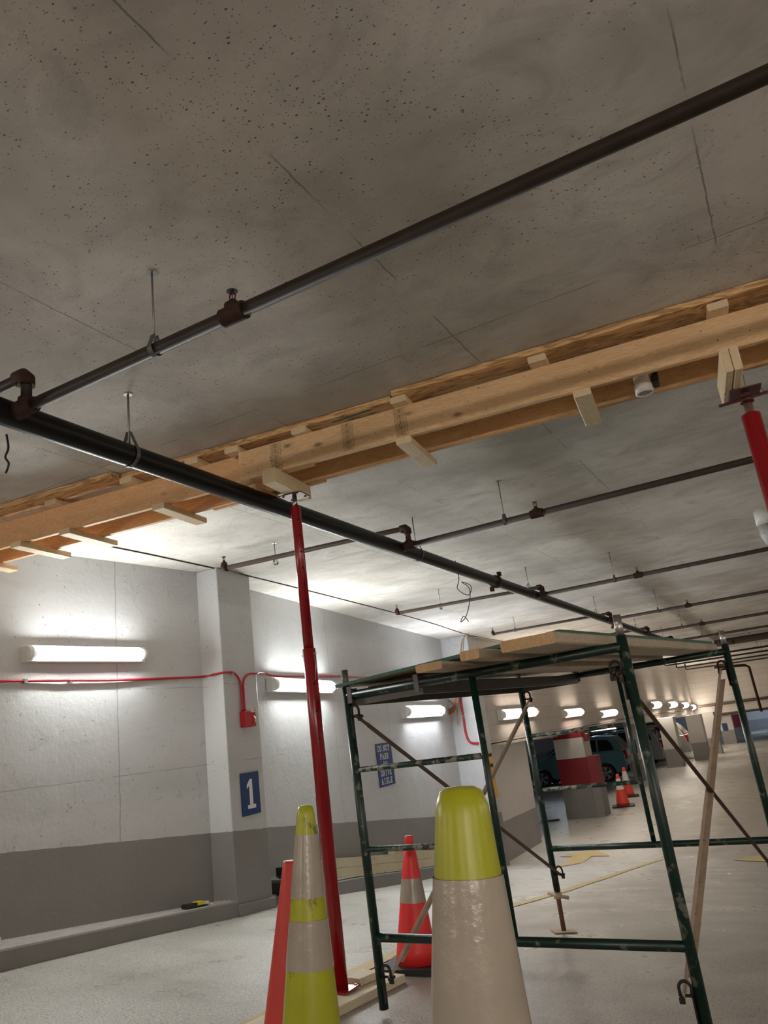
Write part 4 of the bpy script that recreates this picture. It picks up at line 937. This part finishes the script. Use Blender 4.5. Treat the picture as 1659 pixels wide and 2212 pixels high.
b = MB(); b.box((-10.75, 30.2, LOW+.07), (1.5, .16, .13)); tag(bevel(b.build('wheel_stop', M['cream']), .02), 'white wheel stop on the bay floor at the left of the teal car', 'wheel stop')
b = MB(); n = 4; b.v += [Vector(p) for p in ((-6.62, 17.95, LOW), (-6.35, 17.95, LOW), (-6.35, 18.25, LOW), (-6.62, 18.25, LOW), (-6.62, 17.95, -1.75), (-6.56, 17.95, -1.75), (-6.56, 18.25, -1.75), (-6.62, 18.25, -1.75))]
for q in ((3, 2, 1, 0), (4, 5, 6, 7), (0, 1, 5, 4), (1, 2, 6, 5), (2, 3, 7, 6), (3, 0, 4, 7)): b.face(list(q))
tag(b.build('corner_guard_wedge', M['yellowpaint']), 'dirty yellow wedge guard at the corner of the first bay', 'wall guard')
b = MB(); b.box((-6.9, 21.3, LOW+.02), (.5, .12, .035), Matrix.Rotation(.5, 3, 'Z')); tag(b.build('floor_scrap', M['rubber']), 'dark scrap of wood on the bay floor left of the red pillar', 'scrap')

# ------------------------------------------------------------------ cars
def car(label, y0, xr, mat, flip=False, wid=1.8):
    # rear bumper at x = xr, nose towards -x; near side at y = y0
    t = thing('parked_car', label, 'car', (xr-2.2, y0+wid/2, LOW))
    X = lambda u: xr-u
    def ext(prof, ya, yb, inset=0):
        b = MB(); k = len(prof); n = 0
        for y in (ya, yb): b.v += [Vector((X(u), y, LOW+v)) for u, v in prof]
        for i in range(k): b.face([i, (i+1) % k, k+(i+1) % k, k+i])
        b.face(list(range(k))[::-1]); b.face([k+i for i in range(k)]); return b
    def arch(cx, r, n=9): return [(cx-r*math.cos(math.pi*i/(n-1)), .33+r*math.sin(math.pi*i/(n-1))) for i in range(n)]
    prof = [(.05, .38)]+[(.45, .28)]+arch(.88, .39)+[(1.4, .26), (2.9, .26)]+arch(3.45, .39)+[(4.2, .28), (4.42, .42), (4.45, .72), (4.30, .92), (3.5, 1.06), (3.15, 1.10), (.12, 1.12), (.02, .95), (0, .6)]
    bevel(ext(prof, y0, y0+wid).build('body', mat, t), .05, 3)
    # greenhouse, leaning inwards
    roof = [(.12, 1.10), (.30, 1.42), (.52, 1.66), (1.2, 1.72), (2.1, 1.70), (2.45, 1.62), (3.25, 1.10)]
    b = MB(); k = len(roof)
    for s in (0, 1):
        for u, v in roof:
            ins = .03+(v-1.1)*.32; b.v.append(Vector((X(u), y0+ins if s == 0 else y0+wid-ins, LOW+v)))
    for i in range(k): b.face([i, (i+1) % k, k+(i+1) % k, k+i])
    b.face(list(range(k))[::-1]); b.face([k+i for i in range(k)]); bevel(b.build('cabin', mat, t), .03, 2)
    def win(pts, name='side_window'):
        b = MB()
        for e in (-.012, .002):
            b.v += [Vector((X(u), y0+.03+(v-1.1)*.32+e, LOW+v)) for u, v in pts]
        k = len(pts); b.face(list(range(k))); b.face([k+i for i in range(k)][::-1])
        for i in range(k): b.face([i, (i+1) % k, k+(i+1) % k, k+i])
        b.build(name, M['glass'], t)
    win([(.42, 1.16), (1.02, 1.16), (1.02, 1.58), (.66, 1.56), (.5, 1.42)]); win([(1.10, 1.16), (1.88, 1.16), (1.88, 1.60), (1.10, 1.60)]); win([(1.96, 1.16), (2.98, 1.16), (2.5, 1.52), (2.35, 1.58), (1.96, 1.60)])
    b = MB(); b.quad((X(.14), y0+.18, LOW+1.16), (X(.14), y0+wid-.18, LOW+1.16), (X(.44), y0+wid-.26, LOW+1.58), (X(.44), y0+.26, LOW+1.58))
    for i in range(4): b.v[i] += Vector((.035, 0, .0))
    b.build('rear_window', M['glass'], t)
    b = MB(); b.quad((X(3.2), y0+.14, LOW+1.13), (X(3.2), y0+wid-.14, LOW+1.13), (X(2.5), y0+wid-.24, LOW+1.62), (X(2.5), y0+.24, LOW+1.62)); 
    for i in range(4): b.v[i] += Vector((-.03, 0, .02))
    b.build('windscreen', M['glass'], t)
    for s in (0, 1):
        yy_ = y0+.16 if s == 0 else y0+wid-.16
        b = MB(); b.box((X(.04), yy_, LOW+.95), (.16, .30, .34)); bevel(b.build('tail_lamp', M['tail'], t), .03)
        b = MB(); b.box((X(4.36), yy_, LOW+.80), (.16, .34, .16)); bevel(b.build('headlamp', M['chrome'], t), .03)
    b = MB(); b.box((X(.02), y0+wid/2, LOW+.45), (.14, wid-.08, .26)); bevel(b.build('rear_bumper', M['black'] if mat is M['carteal'] else mat, t), .04)
    b = MB(); b.box((X(-.015), y0+wid/2, LOW+.82), (.03, .8, .05)); b.build('hatch_trim', M['chrome'], t)
    for s in (0, 1): b = MB(); yy_ = y0+.22 if s == 0 else y0+wid-.22; b.tube([(X(.7), yy_, LOW+1.75), (X(.8), yy_, LOW+1.78), (X(2.2), yy_, LOW+1.76), (X(2.3), yy_, LOW+1.70)], .02, 8); b.build('roof_rail', M['black'], t)
    b = MB(); b.box((X(2.75), y0-.08, LOW+1.15), (.14, .16, .13)); bevel(b.build('mirror', mat, t), .03)
    for u in (.88, 3.45):
        for s in (0, 1):
            yc = y0+.01 if s == 0 else y0+wid-.01; o = -1 if s == 0 else 1
            b = MB(); b.lathe((X(u), yc-o*.20, LOW+.335), [(.24, 0), (.32, .01), (.335, .05), (.335, .17), (.32, .20), (.235, .205)], 32, (0, o, 0)); wh = b.build('wheel', M['rubber'], t)
            b = MB(); cw = Vector((X(u), yc+o*.036, LOW+.335))
            b.lathe(cw-Vector((0, o*.05, 0)), [(.235, .03), (.24, .055), (.225, .056), (.222, .03)], 32, (0, o, 0), caps=False); b.lathe(cw-Vector((0, o*.03, 0)), [(.05, 0), (.045, .035)], 16, (0, o, 0))
            for k in range(5):
                a = 2*math.pi*k/5+.3
                e = Vector((math.cos(a), 0, math.sin(a))); f = Vector((-math.sin(a), 0, math.cos(a)))
                q = [cw+e*.04+f*.02, cw+e*.04-f*.02, cw+e*.225-f*.075, cw+e*.225+f*.075]
                n = len(b.v); b.v += [p-Vector((0, o*.004, 0)) for p in q]+[p-Vector((0, o*.03, 0)) for p in q]
                for qq in ((0, 1, 2, 3), (7, 6, 5, 4), (0, 4, 5, 1), (1, 5, 6, 2), (2, 6, 7, 3), (3, 7, 4, 0)): b.face([n+i for i in qq])
            b.build('rim', M['chrome'], wh)
    return t
car('teal station wagon parked behind the red and white pillar', 31.4, -6.72, M['carteal'])
car('silver estate car parked beyond the slim pillar with the blue sign', 36.9, -6.22, M['carsilver'])
car('pale car glimpsed between the two cream pillars', 39.6, -5.5, M['carwhite'])
car('dark car in the bay left of the teal wagon', 24.6, -10.4, M['cardark'])

# ------------------------------------------------------------------ camera, world, view
f, cx, cy = 1640.0, 829.5, 1106.0
yaw, pit, rol = [math.radians(a) for a in (26.6, 16.55, -7.38)]
fw = Vector((-math.sin(yaw)*math.cos(pit), math.cos(yaw)*math.cos(pit), math.sin(pit)))
rt = Vector((math.cos(yaw), math.sin(yaw), 0)); up = rt.cross(fw)
r2 = rt*math.cos(rol)+up*math.sin(rol); u2 = r2.cross(fw)
cam = bpy.data.cameras.new('camera'); co = bpy.data.objects.new('camera', cam); C.objects.link(co)
co.matrix_world = Matrix(((r2.x, u2.x, -fw.x, 0), (r2.y, u2.y, -fw.y, 0), (r2.z, u2.z, -fw.z, 0), (0, 0, 0, 1)))
cam.sensor_fit = 'VERTICAL'; cam.sensor_height = 24; cam.lens = 24*f/2212; cam.clip_end = 200; cam.clip_start = .05
SC.camera = co
w = bpy.data.worlds.new('world'); SC.world = w; w.use_nodes = True
w.node_tree.nodes['Background'].inputs[0].default_value = (.5, .47, .43, 1); w.node_tree.nodes['Background'].inputs[1].default_value = .02
SC.view_settings.view_transform = 'Standard'; SC.view_settings.look = 'None'; SC.view_settings.gamma = 1; SC.view_settings.use_curve_mapping = False
SC.view_settings.exposure = .5
try:
    SC.cycles.use_denoising = True; SC.cycles.max_bounces = 10; SC.cycles.diffuse_bounces = 6; SC.cycles.sample_clamp_indirect = 6
except Exception: pass
